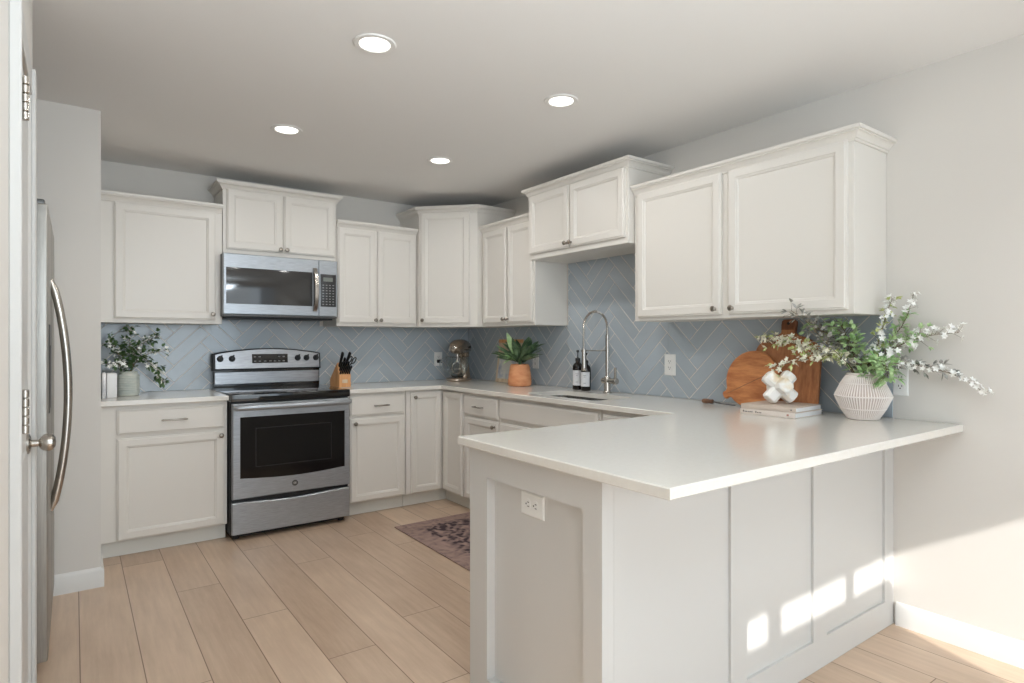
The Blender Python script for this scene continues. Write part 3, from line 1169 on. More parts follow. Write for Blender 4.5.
pts2 = [(bgx0 + 0.018, 1.056), (bgx1 - 0.012, 1.056)] + [(bgx1 - 0.012 - (bgx1 - bgx0 - 0.030) * k / n, top(k / n) - 0.008) for k in range(n + 1)]
MB().prism(pts2, 0.090, 0.0945, tilt @ XZ, 0.001).build('control_face', 'steel_guard', cp)
on = lambda x, z, h: tilt @ XZ @ Vector((x, z, 0.0945 + h))
nrm = (tilt.to_3x3() @ XZ.to_3x3()) @ Vector((0, 0, 1))
for x in (-2.118, -2.040, -1.578, -1.512, -1.440):
    k = MB().lathe([(0, 0.024), (0.014, 0.024), (0.0165, 0.021), (0.0185, 0.006), (0.022, 0.003), (0.022, 0), (0, 0)], on(x, 1.128, 0), nrm, 24)
    mk = tilt @ XZ @ Matrix.Translation((x, 1.128, 0.0945)) @ Matrix.Rotation(R(-20), 4, 'Z')
    k.box(-0.0045, 0.0045, -0.021, 0.026, 0.010, 0.030, 0.002, 1, mk)
    k.build('control_knob', 'black', cp)
ds = MB()
ds.box(-1.905, -1.652, 1.094, 1.160, 0.0940, 0.0965, 0.001, 1, tilt @ XZ)
bt = ds.mat(0)
for bx in (-1.885, -1.852, -1.715, -1.682):
    for bz in (1.108, 1.140):
        bt.box(bx - 0.008, bx + 0.008, bz - 0.0035, bz + 0.0035, 0.0964, 0.0970, 0, 1, tilt @ XZ)
for bx in (-1.815, -1.778, -1.745):
    bt.box(bx - 0.009, bx + 0.009, 1.105, 1.111, 0.0964, 0.0970, 0, 1, tilt @ XZ)
bt.mat(1).build('display', ['black_gloss', 'button'], cp)

# ------------------------------------------------------------------ microwave
MX0, MX1 = -2.156, -1.384
t = thing('microwave', 'stainless over-the-range microwave hanging below the short cabinet', 'microwave', (-1.77, -0.2, 1.42))
MB().box(MX0, MX1, -0.372, -0.012, 1.424, 1.846, 0.003).build('microwave_body', 'steel_dark', t)
MB().box(MX0 + 0.02, MX1 - 0.02, -0.36, -0.05, 1.412, 1.426, 0.004).build('bottom_vent', 'black', t)
MB().box(MX0, MX1, -0.398, -0.371, 1.424, 1.436, 0.002).build('lower_strip', 'steel_dark', t)
FM = frame_of((0, -0.372, 0), 0, -1)
SP = -1.520
d = MB().rings([[FM @ Vector(p) for p in rect_loop(MX0, SP - 0.001, 1.438, 1.845, i, y)] for i, y in ((0, 0), (0, 0.024), (0.004, 0.028))]).build('microwave_door', 'steel', t)
MB().rings([[FM @ Vector(p) for p in rect_loop(-2.138, -1.568, 1.508, 1.752, i, y)] for i, y in ((0, 0.026), (0, 0.0285), (0.002, 0.029))]).build('door_window', 'micro_glass', d)
hp = [(-1.549, -0.398 - 0.042 * math.sin(PI * k / 16) ** 0.6, 1.472 + 0.312 * k / 16) for k in range(17)]
b = MB()
lp = []
for p in hp:
    lp.append([(p[0] - 0.016, p[1] + 0.004, p[2]), (p[0] - 0.012, p[1] - 0.010, p[2]), (p[0] + 0.012, p[1] - 0.010, p[2]), (p[0] + 0.016, p[1] + 0.004, p[2])])
b.rings(lp)
b.build('door_handle', 'chrome', d)
pn = MB().rings([[FM @ Vector(p) for p in rect_loop(SP + 0.001, MX1, 1.438, 1.845, i, y)] for i, y in ((0, 0), (0, 0.024), (0.004, 0.028))]).build('control_panel', 'steel', t)
kp = MB().rings([[FM @ Vector(p) for p in rect_loop(-1.508, -1.394, 1.508, 1.744, i, y)] for i, y in ((0, 0.026), (0, 0.0285), (0.001, 0.029))]).mat(0)
MB().box(-1.488, -1.418, -0.4018, -0.4008, 1.692, 1.722).build('clock_display', 'lcd', pn)
b = kp
for r in range(8):
    for q in range(4):
        b.box(-1.494 + q * 0.0245, -1.494 + q * 0.0245 + 0.012, -0.4016, -0.4008, 1.522 + r * 0.020, 1.522 + r * 0.020 + 0.006)
b.mat(1).build('keypad', ['panel_dark', 'button'], pn)

# ------------------------------------------------------------------ ceiling lights
def ceiling_light(label, x, y):
    t = thing('ceiling_light', label, 'ceiling light', (x, y, H), 0, 'recessed ceiling lights')
    MB().lathe([(0.060, -0.001), (0.060, -0.004), (0.064, -0.007), (0.080, -0.006), (0.084, -0.001), (0.060, -0.001)], (x, y, H), (0, 0, 1), 48).build('trim_ring', 'light_ring', t)
    MB().lathe([(0.0, -0.004), (0.061, -0.004), (0.061, -0.001), (0, -0.001)], (x, y, H), (0, 0, 1), 48).build('diffuser', 'lamp', t)
    ld = bpy.data.lights.new('lamp_bulb', 'AREA')
    ld.shape = 'DISK'
    ld.size = 0.12
    ld.energy = LAMP_POWER
    ld.color = (0.98, 0.97, 0.95)
    lo = bpy.data.objects.new('lamp_bulb', ld)
    lo.location = (x, y, H - 0.012)
    COL.objects.link(lo)
    lo.parent = t
    lo.matrix_parent_inverse = world_of(t).inverted()


ceiling_light('round recessed ceiling light nearest the short counter and refrigerator, the largest one', -1.990, -2.505)
ceiling_light('round recessed ceiling light in front of the cabinet above the microwave', -1.998, -1.305)
ceiling_light('small round recessed ceiling light toward the corner cabinet', -1.024, -1.302)
ceiling_light('round recessed ceiling light toward the wide end wall cabinet over the boards', -1.022, -2.508)

# ------------------------------------------------------------------ outlets
def outlet(label, p, nx, ny, w=0.075, h=0.118, horizontal=False, rocker=False, parent=None):
    t = thing('wall_outlet', label, 'outlet', p, 0, 'white outlet plates')
    m = frame_of(p, nx, ny)
    if horizontal:
        m = m @ Matrix.Rotation(PI / 2, 4, 'Y')
    MB().rings([[m @ Vector(q) for q in rect_loop(-w / 2, w / 2, -h / 2, h / 2, i, y)] for i, y in ((0, 0), (0, 0.003), (0.004, 0.006))]).build('cover_plate', 'plate', t)
    for s in (-1, 1):
        zc = s * 0.0195
        b = MB()
        if rocker:
            b.box(-0.016, 0.016, zc - 0.0175, zc + 0.0175, 0, 0.003, 0.001, 1, m @ Matrix(((1, 0, 0, 0), (0, 0, 1, 0.0055), (0, 1, 0, 0), (0, 0, 0, 1))))
        else:
            pts = [(0.017 * math.cos(a), zc + max(-0.0135, min(0.0135, 0.017 * math.sin(a)))) for a in [2 * PI * k / 24 for k in range(24)]]
            b.prism(pts, 0.005, 0.0078, m @ Matrix(((1, 0, 0, 0), (0, 0, 1, 0), (0, 1, 0, 0), (0, 0, 0, 1))))
        soc = b.build('socket', 'plate', t)
        b = MB()
        yq = 0.0085 if rocker else 0.0078
        for sx in (-0.0065, 0.0065):
            b.box(sx - 0.0013, sx + 0.0013, yq - 0.001, yq + 0.0004, zc - 0.001, zc + 0.008, 0, 1, m)
        b.box(-0.0025, 0.0025, yq - 0.001, yq + 0.0004, zc - 0.010, zc - 0.005, 0, 1, m)
        b.build('slots', 'socket_dark', soc)
    return t


outlet('white double outlet plate on the tiles between the faucet and the boards', (-0.0065, -2.345, 1.112), -1, 0, 0.085, 0.130, False, True)
o_mix = outlet('white outlet plate on the tiles beside the stand mixer', (-0.322, -0.0065, 1.098), 0, -1, 0.078, 0.122)
MB().box(-0.340, -0.298, -0.044, -0.0135, 1.064, 1.094, 0.006, 2).build('black_plug', 'plug_black', o_mix)
outlet('white outlet plate half hidden behind the potted plant', (-0.0065, -1.018, 1.100), -1, 0, 0.078, 0.118)
outlet('white horizontal outlet plate set in the peninsula end panel', (PX0 + 0.0343, -3.238, 0.731), -1, 0, 0.075, 0.118, True)
outlet('white outlet plate on the painted wall behind the ribbed vase', (-0.0005, -3.614, 1.075), -1, 0, 0.062, 0.118)

# ------------------------------------------------------------------ rug
b = MB()
b.box(-0.305, 0.305, -0.95, 0.95, 0.0, 0.007, 0.003, 2)
o = local(b, 'runner_rug', 'rug', None)
o.location = (-0.905, -1.955, 0.0005)
tag(o, 'faded brown patterned runner rug on the floor before the sink', 'rug')

# ------------------------------------------------------------------ faucet
fx, fy = -0.10, -1.90
t = thing('kitchen_faucet', 'tall nickel gooseneck faucet with pull-down spray behind the sink', 'faucet', (fx, fy, CT))
MB().lathe([(0, 0), (0.030, 0), (0.030, 0.004), (0.024, 0.008), (0.022, 0.012), (0.022, 0.100), (0.018, 0.108), (0, 0.108)], (fx, fy, CT + 0.0005)).build('faucet_body', 'chrome', t)
MB().tube([(fx, fy, 1.015), (fx, fy, 1.20), (fx, fy, 1.30)], 0.0125, 18).build('riser', 'chrome', t)
arc = [(fx, fy, 1.28), (fx, fy, 1.345)] + [(fx - 0.105 + 0.105 * math.cos(R(a)), fy, 1.345 + 0.105 * math.sin(R(a))) for a in range(15, 181, 15)] + [(fx - 0.21, fy, 1.30), (fx - 0.21, fy, 1.205)]
MB().tube(arc, 0.0065, 14).build('hose', 'chrome', t)
cb = MB()
N = 260
sp = []
import itertools
acc = [0.0]
V = [Vector(p) for p in arc]
for a, b2 in zip(V, V[1:]):
    acc.append(acc[-1] + (b2 - a).length)
for k in range(N + 1):
    s = acc[-1] * k / N
    i = max(0, min(len(V) - 2, next((j for j in range(len(acc) - 1) if acc[j + 1] >= s), len(V) - 2)))
    f = (s - acc[i]) / max(1e-6, acc[i + 1] - acc[i])
    p = V[i].lerp(V[i + 1], f)
    tg = (V[i + 1] - V[i]).normalized()
    n1 = Vector((0, 1, 0))
    n2 = tg.cross(n1)
    an = 2 * PI * k / 5.0
    sp.append(p + (n1 * math.cos(an) + n2 * math.sin(an)) * 0.0082)
cb.tube(sp, 0.0015, 5)
cb.build('spring_coil', 'chrome', t)
MB().lathe([(0, 0), (0.0145, 0), (0.016, 0.004), (0.016, 0.03), (0.0130, 0.06), (0.0122, 0.13), (0.010, 0.145), (0, 0.145)], (fx - 0.21, fy, 1.066)).build('spray_head', 'chrome', t)
b = MB()
b.tube([(fx, fy, 1.195), (fx - 0.19, fy, 1.195)], 0.005, 10)
b.lathe([(0.0135, -0.008), (0.0170, -0.008), (0.0170, 0.008), (0.0135, 0.008), (0.0135, -0.008)], (fx - 0.21, fy, 1.195), (0, 0, 1), 24)
b.build('docking_arm', 'chrome', t)
b = MB().cyl((fx, fy + 0.045, 0.995), (fx, fy - 0.060, 0.995), 0.0185, 20, 0.003)
vb = b.build('valve_barrel', 'chrome', t)
b = MB().cyl((fx, fy - 0.058, 0.995), (fx, fy - 0.088, 0.995), 0.0215, 20, 0.003)
b.tube([(fx, fy - 0.074, 1.005), (fx - 0.004, fy - 0.078, 1.05), (fx - 0.008, fy - 0.082, 1.085)], [0.009, 0.0085, 0.0075], 12)
b.build('lever_handle', 'chrome', t)

# ------------------------------------------------------------------ soap bottles
def soap_bottle(label, x, y, s, rz):
    t = thing('soap_bottle', label, 'bottle', (x, y, CT + 0.0005), rz, 'soap bottles by the sink')
    r = 0.033 * s
    local(MB().lathe([(0, 0), (r * 0.93, 0), (r, 0.004), (r, 0.135 * s), (r * 0.96, 0.148 * s), (r * 0.8, 0.160 * s), (r * 0.5, 0.168 * s), (r * 0.42, 0.172 * s), (r * 0.42, 0.180 * s), (0, 0.180 * s)], seg=32), 'bottle_body', 'soap_glass', t)
    lb = MB()
    n = 18
    loops = []
    for k in range(n + 1):
        a = R(-90 - 62 + 124 * k / n)
        q = r + 0.0006
        loops.append([(q * math.cos(a), q * math.sin(a), 0.028 * s), (q * math.cos(a), q * math.sin(a), 0.122 * s), ((q - 0.0004) * math.cos(a), (q - 0.0004) * math.sin(a), 0.122 * s), ((q - 0.0004) * math.cos(a), (q - 0.0004) * math.sin(a), 0.028 * s)])
    lb.rings(loops)
    pr = lb.mat(0)
    for z, w in ((0.098, 16), (0.088, 10), (0.048, 14)):
        lo = []
        for k in range(7):
            a = R(-90 - w + 2 * w * k / 6)
            q = r + 0.0009
            lo.append([(q * math.cos(a), q * math.sin(a), z * s), (q * math.cos(a), q * math.sin(a), (z + 0.003) * s), ((q - 0.0002) * math.cos(a), (q - 0.0002) * math.sin(a), (z + 0.003) * s), ((q - 0.0002) * math.cos(a), (q - 0.0002) * math.sin(a), z * s)])
        pr.rings(lo)
    local(pr.mat(1), 'label', ['label_paper', 'print_grey'], t)
    local(MB().lathe([(0, 0.178 * s), (r * 0.5, 0.178 * s), (r * 0.5, 0.196 * s), (r * 0.2, 0.2 * s), (0.0035, 0.205 * s), (0.0035, 0.232 * s), (0.009, 0.234 * s), (0.010, 0.246 * s), (0.0, 0.248 * s)], seg=20).tube([(0, 0, 0.241 * s), (0.0, -0.02, 0.242 * s), (0, -0.036, 0.237 * s)], [0.0055, 0.005, 0.004], 8), 'pump', 'black', t)
    return t


soap_bottle('dark glass soap bottle with white label, the one beside the plant side of the pair', -0.070, -1.578, 1.13, R(-52))
soap_bottle('slightly smaller dark glass soap bottle with white label, next to the faucet', -0.080, -1.672, 1.06, R(-58))

# ------------------------------------------------------------------ knife block, knives, scissors
kb = (-1.322, -0.300)
RB = R(5)
t = thing('knife_block', 'light wooden knife block on the counter beside the range', 'knife block', (kb[0], kb[1], CT + 0.0005), RB)
# side outline in (depth, height): low upright front, steep slotted face, long slope down at the back
side = [(-0.075, 0.0), (0.085, 0.0), (0.085, 0.055), (-0.038, 0.182), (-0.075, 0.088)]
YZ = Matrix(((0, 0, 1, 0), (1, 0, 0, 0), (0, 1, 0, 0), (0, 0, 0, 1)))
local(MB().prism(side, -0.047, 0.047, YZ, 0.003), 'block', 'block_wood', t)
emb = MB().prism([(-0.022, 0.030), (0.022, 0.030), (0.022, 0.056), (-0.022, 0.056)], 0.0745, 0.0756, Matrix(((1, 0, 0, 0), (0, 0, -1, 0), (0, 1, 0, 0), (0, 0, 0, 1))), 0.0003)
em = local(emb, 'emblem', 'pale_wood', t)
TB = Matrix.Translation((kb[0], kb[1], CT + 0.0005)) @ Matrix.Rotation(RB, 4, 'Z')
S0 = Vector((0, -0.075, 0.088))
sl = (Vector((0, -0.038, 0.182)) - S0).normalized()    # up the slotted face
kax = Vector((0, -0.123, 0.127)).normalized()           # the way the knives slide
KG = 'black-handled knives in the block'


def block_knife(label, u, s, length, rad, name='kitchen_knife', group=KG, fan=0.0):
    """u across, s along the slotted face from its lower edge"""
    q = TB @ (S0 + Vector((u, 0, 0)) + sl * s)
    axw = (TB.to_3x3() @ (kax + Vector((fan, 0.12, 0.35)))).normalized()
    t = thing(name, label, 'knife', tuple(q), 0, group)
    side_v = (TB.to_3x3() @ Vector((1, 0, 0)))
    side_v = (side_v - axw * side_v.dot(axw)).normalized()
    up = side_v.cross(axw)

    def ring(d, a, b2):
        c0 = q + axw * d
        return [c0 + side_v * (a * math.cos(2 * PI * k / 14)) + up * (b2 * math.sin(2 * PI * k / 14)) for k in range(14)]
    L = length
    MB().rings([ring(-0.004, rad * .8, rad * 1.0), ring(0.010, rad * .8, rad * 1.05), ring(L * .3, rad * .75, rad * .95), ring(L * .6, rad * .8, rad * 1.2), ring(L * .9, rad * .85, rad * 1.35), ring(L * .98, rad * .6, rad * 1.1), ring(L, rad * .25, rad * .5)]).build('handle', 'knife_black', t)
    b = MB()
    for f in (0.30, 0.62):
        c0 = q + axw * (L * f) - up * (rad * 1.15)
        b.lathe([(0, -rad * .5), (rad * .35, -rad * .5), (rad * .35, rad * .25), (0, rad * .3)], c0, -up, 10)
        b.build('rivet', 'rivet', t)
        b = MB()
    return t


ROW = 'black-handled steak knives in the front row of the block'
for k in range(6):
    block_knife('short black steak knife handle in the front row of the wooden block', -0.036 + k * 0.0145, 0.014, 0.066, 0.0066, 'steak_knife', ROW, 0.12)
ROW2 = 'short knives in the second row of the block'
for k in range(4):
    block_knife('short black knife handle in the second row of the wooden block', -0.033 + k * 0.0185, 0.042, 0.072, 0.0078, 'paring_knife', ROW2, 0.04)
block_knife('long black knife handle at the top of the block, on the range side', -0.030, 0.074, 0.118, 0.0125)
block_knife('black knife handle low in the top row of the block, between the two long handles', -0.006, 0.066, 0.080, 0.0100)
block_knife('long black knife handle at the top of the block, beside the scissors', 0.018, 0.080, 0.112, 0.0120, fan=0.15)
# scissors
p = TB @ (S0 + Vector((0.038, 0, 0)) + sl * 0.070)
ax = (TB.to_3x3() @ (kax + Vector((0.25, 0.1, 0.25)))).normalized()
sv = TB.to_3x3() @ Vector((1, 0, 0))
sv = (sv - ax * sv.dot(ax)).normalized()
t = thing('scissors', 'black-handled kitchen scissors standing in the wooden knife block', 'scissors', tuple(p))
upv = sv.cross(ax)
for sgn in (-1, 1):
    b = MB()
    cc = p + ax * 0.058 + sv * (0.0165 * sgn + 0.004)
    loop = [cc + ax * (0.028 * math.cos(2 * PI * k / 20)) + sv * (0.0125 * math.sin(2 * PI * k / 20)) + upv * 0.002 * sgn for k in range(20)]
    b.tube(loop, 0.0044, 8, True)
    b.tube([p - ax * 0.004 + sv * 0.003 * sgn, p + ax * 0.022 + sv * (0.009 * sgn + .002), p + ax * 0.034 + sv * (0.012 * sgn + 0.003)], 0.005, 8)
    b.build('handle_loop', 'knife_black', t)

# ------------------------------------------------------------------ stand mixer
mx, my = -0.225, -0.235
mrz = R(-52.0)     # local -y looks to the room
t = thing('stand_mixer', 'bronze stand mixer with glass bowl in the corner of the counter', 'mixer', (mx, my, CT + 0.0005), mrz)
# local: front = -y
bp = []
for k in range(40):
    a = 2 * PI * k / 40
    x, y = math.cos(a), math.sin(a)
    bp.append((0.105 * x * (1 if y < 0.2 else 0.86), -0.035 + 0.155 * y))
local(MB().prism(bp, 0.0, 0.030, None, 0.008), 'base', 'mixer_metal', t)
lp = []
for z, w, d, yc in ((0.026, 0.062, 0.052, 0.075), (0.08, 0.050, 0.045, 0.082), (0.16, 0.046, 0.044, 0.080), (0.22, 0.050, 0.052, 0.070), (0.25, 0.052, 0.060, 0.06)):
    lp.append([(w * math.cos(2 * PI * k / 24), yc + d * math.sin(2 * PI * k / 24), z) for k in range(24)])
local(MB().rings(lp), 'column', 'mixer_metal', t)
lp = []
for yy, r, zc in ((0.150, 0.004, 0.285), (0.146, 0.030, 0.285), (0.130, 0.052, 0.285), (0.09, 0.067, 0.286), (0.03, 0.074, 0.287), (-0.05, 0.074, 0.287), (-0.11, 0.068, 0.286), (-0.145, 0.055, 0.285), (-0.165, 0.036, 0.284), (-0.170, 0.005, 0.284)):
    lp.append([(r * 0.98 * math.cos(2 * PI * k / 28), yy, zc + r * (0.98 if math.sin(2 * PI * k / 28) > 0 else 0.80) * math.sin(2 * PI * k / 28)) for k in range(28)])
hd = local(MB().rings(lp), 'motor_head', 'mixer_metal', t)
o = local(MB().lathe([(0, 0), (0.021, 0), (0.024, 0.004), (0.024, 0.014), (0.016, 0.018), (0, 0.018)], (0, -0.162, 0.284), (0, -1, 0)), 'attachment_cap', 'chrome', hd)
band = []
for yy in (-0.004, 0.0):
    pass
lp = []
for yy in (-0.120, 0.06):
    pass
o = local(MB().tube([(0.0755 * math.cos(R(a)) * 0.99, yq, 0.262) for a, yq in ((0, 0.05), (0, -0.08))], 0.004, 8).tube([(-0.0755 * 0.99, 0.05, 0.262), (-0.0755 * 0.99, -0.08, 0.262)], 0.004, 8), 'trim_band', 'chrome', hd)
o = local(MB().lathe([(0, 0), (0.010, 0), (0.010, 0.012), (0, 0.014)], (0.073, 0.02, 0.292), (1, 0, 0.1)), 'speed_knob', 'black', hd)
gw = [(0.0, 0.034), (0.045, 0.034), (0.050, 0.040), (0.072, 0.070), (0.090, 0.12), (0.098, 0.17), (0.101, 0.205), (0.104, 0.207), (0.101, 0.209), (0.098, 0.204), (0.095, 0.17), (0.087, 0.12), (0.069, 0.073), (0.046, 0.044), (0, 0.042)]
local(MB().lathe(gw, (0, -0.075, 0), (0, 0, 1), 40), 'glass_bowl', 'glass', t)
local(MB().tube([(-0.094, -0.085, 0.195), (-0.130, -0.095, 0.190), (-0.150, -0.10, 0.160), (-0.145, -0.10, 0.115), (-0.115, -0.092, 0.085), (-0.080, -0.084, 0.080)], [0.007, 0.008, 0.008, 0.008, 0.008, 0.006], 10), 'bowl_handle', 'glass', t)
bt = MB()
bt.cyl((0, -0.075, 0.165), (0, -0.075, 0.235), 0.012, 16)
for sgn in (-1, 1):
    bt.tube([(0, -0.075, 0.17), (0.045 * sgn, -0.075, 0.145), (0.052 * sgn, -0.075, 0.11), (0.035 * sgn, -0.075, 0.07), (0, -0.075, 0.058)], 0.006, 8)
bt.box(-0.03, 0.03, -0.078, -0.072, 0.10, 0.108)
local(bt, 'flat_beater', 'chrome', t)

# ------------------------------------------------------------------ crock and blossom, marble blocks on the short counter
vx, vy = -2.678, -0.268
t = thing('stoneware_crock', 'pale grey-green stoneware crock holding white blossom on the short counter', 'vase', (vx, vy, CT + 0.0005))
pr = [(0, 0), (0.052, 0), (0.058, 0.005), (0.060, 0.02)]
for k in range(9):
    z = 0.03 + k * 0.0105
    pr += [(0.0605, z), (0.0585, z + 0.0045)]
pr += [(0.060, 0.125), (0.055, 0.135), (0.048, 0.139), (0.047, 0.146), (0.051, 0.151), (0.049, 0.154), (0.044, 0.152), (0.043, 0.135), (0.053, 0.12), (0.053, 0.012), (0, 0.010)]
local(MB().lathe(pr, seg=40), 'crock_body', 'crock', t)

for (x, y, lab, dx, hh) in ((-2.771, -0.335, 'white marble block standing beside the stoneware crock', 0.026, 0.146), (-2.812, -0.40, 'pale marble block half hidden behind the wing wall edge', 0.010, 0.152)):
    b = MB()
    b.box(x - dx, x + dx, y - 0.055, y + 0.055, CT + 0.0005, CT + hh, 0.003, 2)
    b.box(x - dx * 0.8, x + dx * 0.8, y - 0.045, y + 0.045, CT + hh - 0.002, CT + hh + 0.003, 0.001)
    tag(b.build('marble_block', 'marble'), lab, 'marble block', 'marble blocks on the short counter')


# ------------------------------------------------------------------ plants
def leaf(mb, p, d, up, L, W, bend=0.25, fold=0.15, tip=0.0):
    """a thin two-sided leaf blade with a fold along its midrib"""
    d = d.normalized()
    s = d.cross(up)
    s = s.normalized() if s.length > 1e-5 else d.orthogonal().normalized()
    u = s.cross(d)
    prof = [(0.0, 0.10), (0.2, 0.62), (0.45, 1.0), (0.7, 0.84), (0.9, 0.40), (1.0, 0.03)]
    th = max(0.0005, L * 0.008)
    bm = mb.bm
    rows = []
    for f, w in prof:
        c = p + d * (L * f) - u * (bend * L * f * f)
        h = W * 0.5 * w
        rows.append([bm.verts.new(c - s * h + u * (fold * h)), bm.verts.new(c - u * th), bm.verts.new(c + s * h + u * (fold * h)), bm.verts.new(c + u * th * 0.6)])
    for a, b2 in zip(rows, rows[1:]):
        for k in range(4):
            bm.faces.new((a[k], a[(k + 1) % 4], b2[(k + 1) % 4], b2[k]))
    bm.faces.new(rows[0][::-1])
    bm.faces.new(rows[-1])


def blossom(mb, p, n, r, rng, petals=5):
    n = n.normalized()
    a = n.orthogonal().normalized()
    b2 = n.cross(a)
    off = rng.uniform(0, 6)
    for k in range(petals):
        an = off + 2 * PI * k / petals
        d = (a * math.cos(an) + b2 * math.sin(an)) + n * 0.45
        leaf(mb, p, d, n, r, r * 0.55, 0.1, 0.2)


def poly_points(pts, step):
    V = [Vector(p) for p in pts]
    # smooth by Catmull-Rom
    out = []
    for i in range(len(V) - 1):
        p0, p1, p2, p3 = V[max(i - 1, 0)], V[i], V[i + 1], V[min(i + 2, len(V) - 1)]
        n = max(2, int((p2 - p1).length / step))
        for k in range(n):
            u = k / n
            out.append(0.5 * ((2 * p1) + (p2 - p0) * u + (2 * p0 - 5 * p1 + 4 * p2 - p3) * u * u + (3 * p1 - p0 - 3 * p2 + p3) * u ** 3))
    out.append(V[-1])
    return out


def inside_ok(p, lim):
    return all((c >= lo and c <= hi) for c, (lo, hi) in zip(p, lim))


def branch(label, pts, seed, leaf_mats, blossoms, group, lim, leaf_from=0.3, leaf_to=1.0, bl_from=0.45, bl_to=1.0,
           leaf_n=26, bl_n=30, leaf_len=0.026, leaf_w=0.013, bl_r=0.013, twig=0.035, r0=0.0024, petal='petal', name='blossom_branch'):
    rng = random.Random(seed)
    path = poly_points(pts, 0.012)
    n = len(path)
    t = thing(name, label, 'branch', tuple(path[0]), 0, group)
    sm = MB()
    sm.tube(path, [r0 * (1 - 0.65 * i / n) for i in range(n)], 6)
    lms = [(m_, MB()) for m_ in leaf_mats]
    bmb = MB()
    def spot(f):
        i = min(n - 2, int(f * (n - 1)))
        tg = (path[i + 1] - path[i]).normalized()
        return path[i].lerp(path[i + 1], f * (n - 1) - i), tg
    def twig_to(p, tg, ln):
        rd = Vector((rng.uniform(-1, 1), rng.uniform(-1, 1), rng.uniform(-0.6, 1)))
        d = (rd - tg * rd.dot(tg)).normalized() * 0.85 + tg * 0.55
        q = p + d.normalized() * ln
        for a, (lo, hi) in enumerate(lim):
            q[a] = max(lo, min(hi, q[a]))
        return q, d.normalized()
    for k in range(leaf_n):
        f = leaf_from + (leaf_to - leaf_from) * (k + rng.random()) / leaf_n
        p, tg = spot(f)
        q, d = twig_to(p, tg, twig * rng.uniform(0.15, 1))
        sm.tube([p, q], [0.0009, 0.0006], 4)
        mb = lms[rng.randrange(len(lms))][1]
        for j in range(rng.choice((2, 3, 3, 4))):
            dv = d + Vector((rng.uniform(-1, 1), rng.uniform(-1, 1), rng.uniform(-0.8, 0.9))) * 0.8
            L = leaf_len * rng.uniform(0.7, 1.25)
            e = q + dv.normalized() * L
            if inside_ok(e, lim) and inside_ok(q, lim):
                leaf(mb, q, dv, Vector((rng.uniform(-.5, .5), rng.uniform(-.5, .5), 1)), L, leaf_w * rng.uniform(0.8, 1.2))
    for k in range(bl_n if blossoms else 0):
        f = bl_from + (bl_to - bl_from) * (k + rng.random()) / bl_n
        p, tg = spot(f)
        q, d = twig_to(p, tg, twig * rng.uniform(0.1, 0.8))
        sm.tube([p, q], [0.0008, 0.0005], 4)
        nrm_ = d + Vector((rng.uniform(-1, 1), rng.uniform(-1, 1), rng.uniform(-0.5, 1))) * 0.7
        if inside_ok(q, lim):
            blossom(bmb, q, nrm_, bl_r * rng.uniform(0.75, 1.2), rng)
    sm.build('stem', 'stem', t)
    for m_, mb in lms:
        if len(mb.bm.faces):
            o = mb.build('leaves', m_, t)
        else:
            mb.bm.free()
    if blossoms and len(bmb.bm.faces):
        bmb.build('blossoms', petal, t)
    else:
        bmb.bm.free()
    return t


# blossom in the crock
CG = 'blossom branches in the stoneware crock'
limL = ((XW + 0.012, -2.17), (-0.60, -0.014), (0.93, ZU - 0.012))
z0 = CT + 0.02
A = (vx, vy, z0)
mth = CT + 0.155
for lab, pts, sd, kw in (
    ('blossom branch in the crock leaning toward the wing wall', [A, (vx - 0.015, vy, mth), (-2.735, -0.27, 1.18), (-2.785, -0.29, 1.262)], 11, {}),
    ('upright leafy branch in the crock reaching up to the cabinet', [A, (vx, vy + 0.01, mth), (-2.672, -0.25, 1.22), (-2.668, -0.25, 1.34)], 12, dict(bl_n=12)),
    ('blossom branch in the crock pointing up toward the range', [A, (vx + 0.01, vy, mth), (-2.625, -0.25, 1.22), (-2.515, -0.24, 1.288)], 13, {}),
    ('blossom branch drooping over the rim of the crock toward the range', [A, (vx + 0.015, vy - 0.01, mth), (-2.62, -0.29, 1.145), (-2.54, -0.31, 1.09), (-2.495, -0.31, 0.99)], 14, dict(bl_n=34)),
    ('long thin leafy sprig in the crock reaching sideways toward the range', [A, (vx + 0.01, vy - 0.01, mth), (-2.595, -0.29, 1.165), (-2.475, -0.30, 1.195)], 15, dict(bl_n=16, leaf_n=18)),
    ('low blossom branch in the crock spilling over the marble block', [A, (vx - 0.015, vy - 0.015, mth), (-2.735, -0.32, 1.115), (-2.79, -0.35, 1.115)], 16, dict(leaf_n=20)),
):
    args = dict(leaf_n=52, bl_n=26, leaf_len=0.028, leaf_w=0.016, bl_r=0.014, twig=0.040, petal='petal')
    args.update(kw)
    branch(lab, pts, sd, ['leaf_dark'], True, CG, limL, leaf_from=0.35, bl_from=0.45, **args)

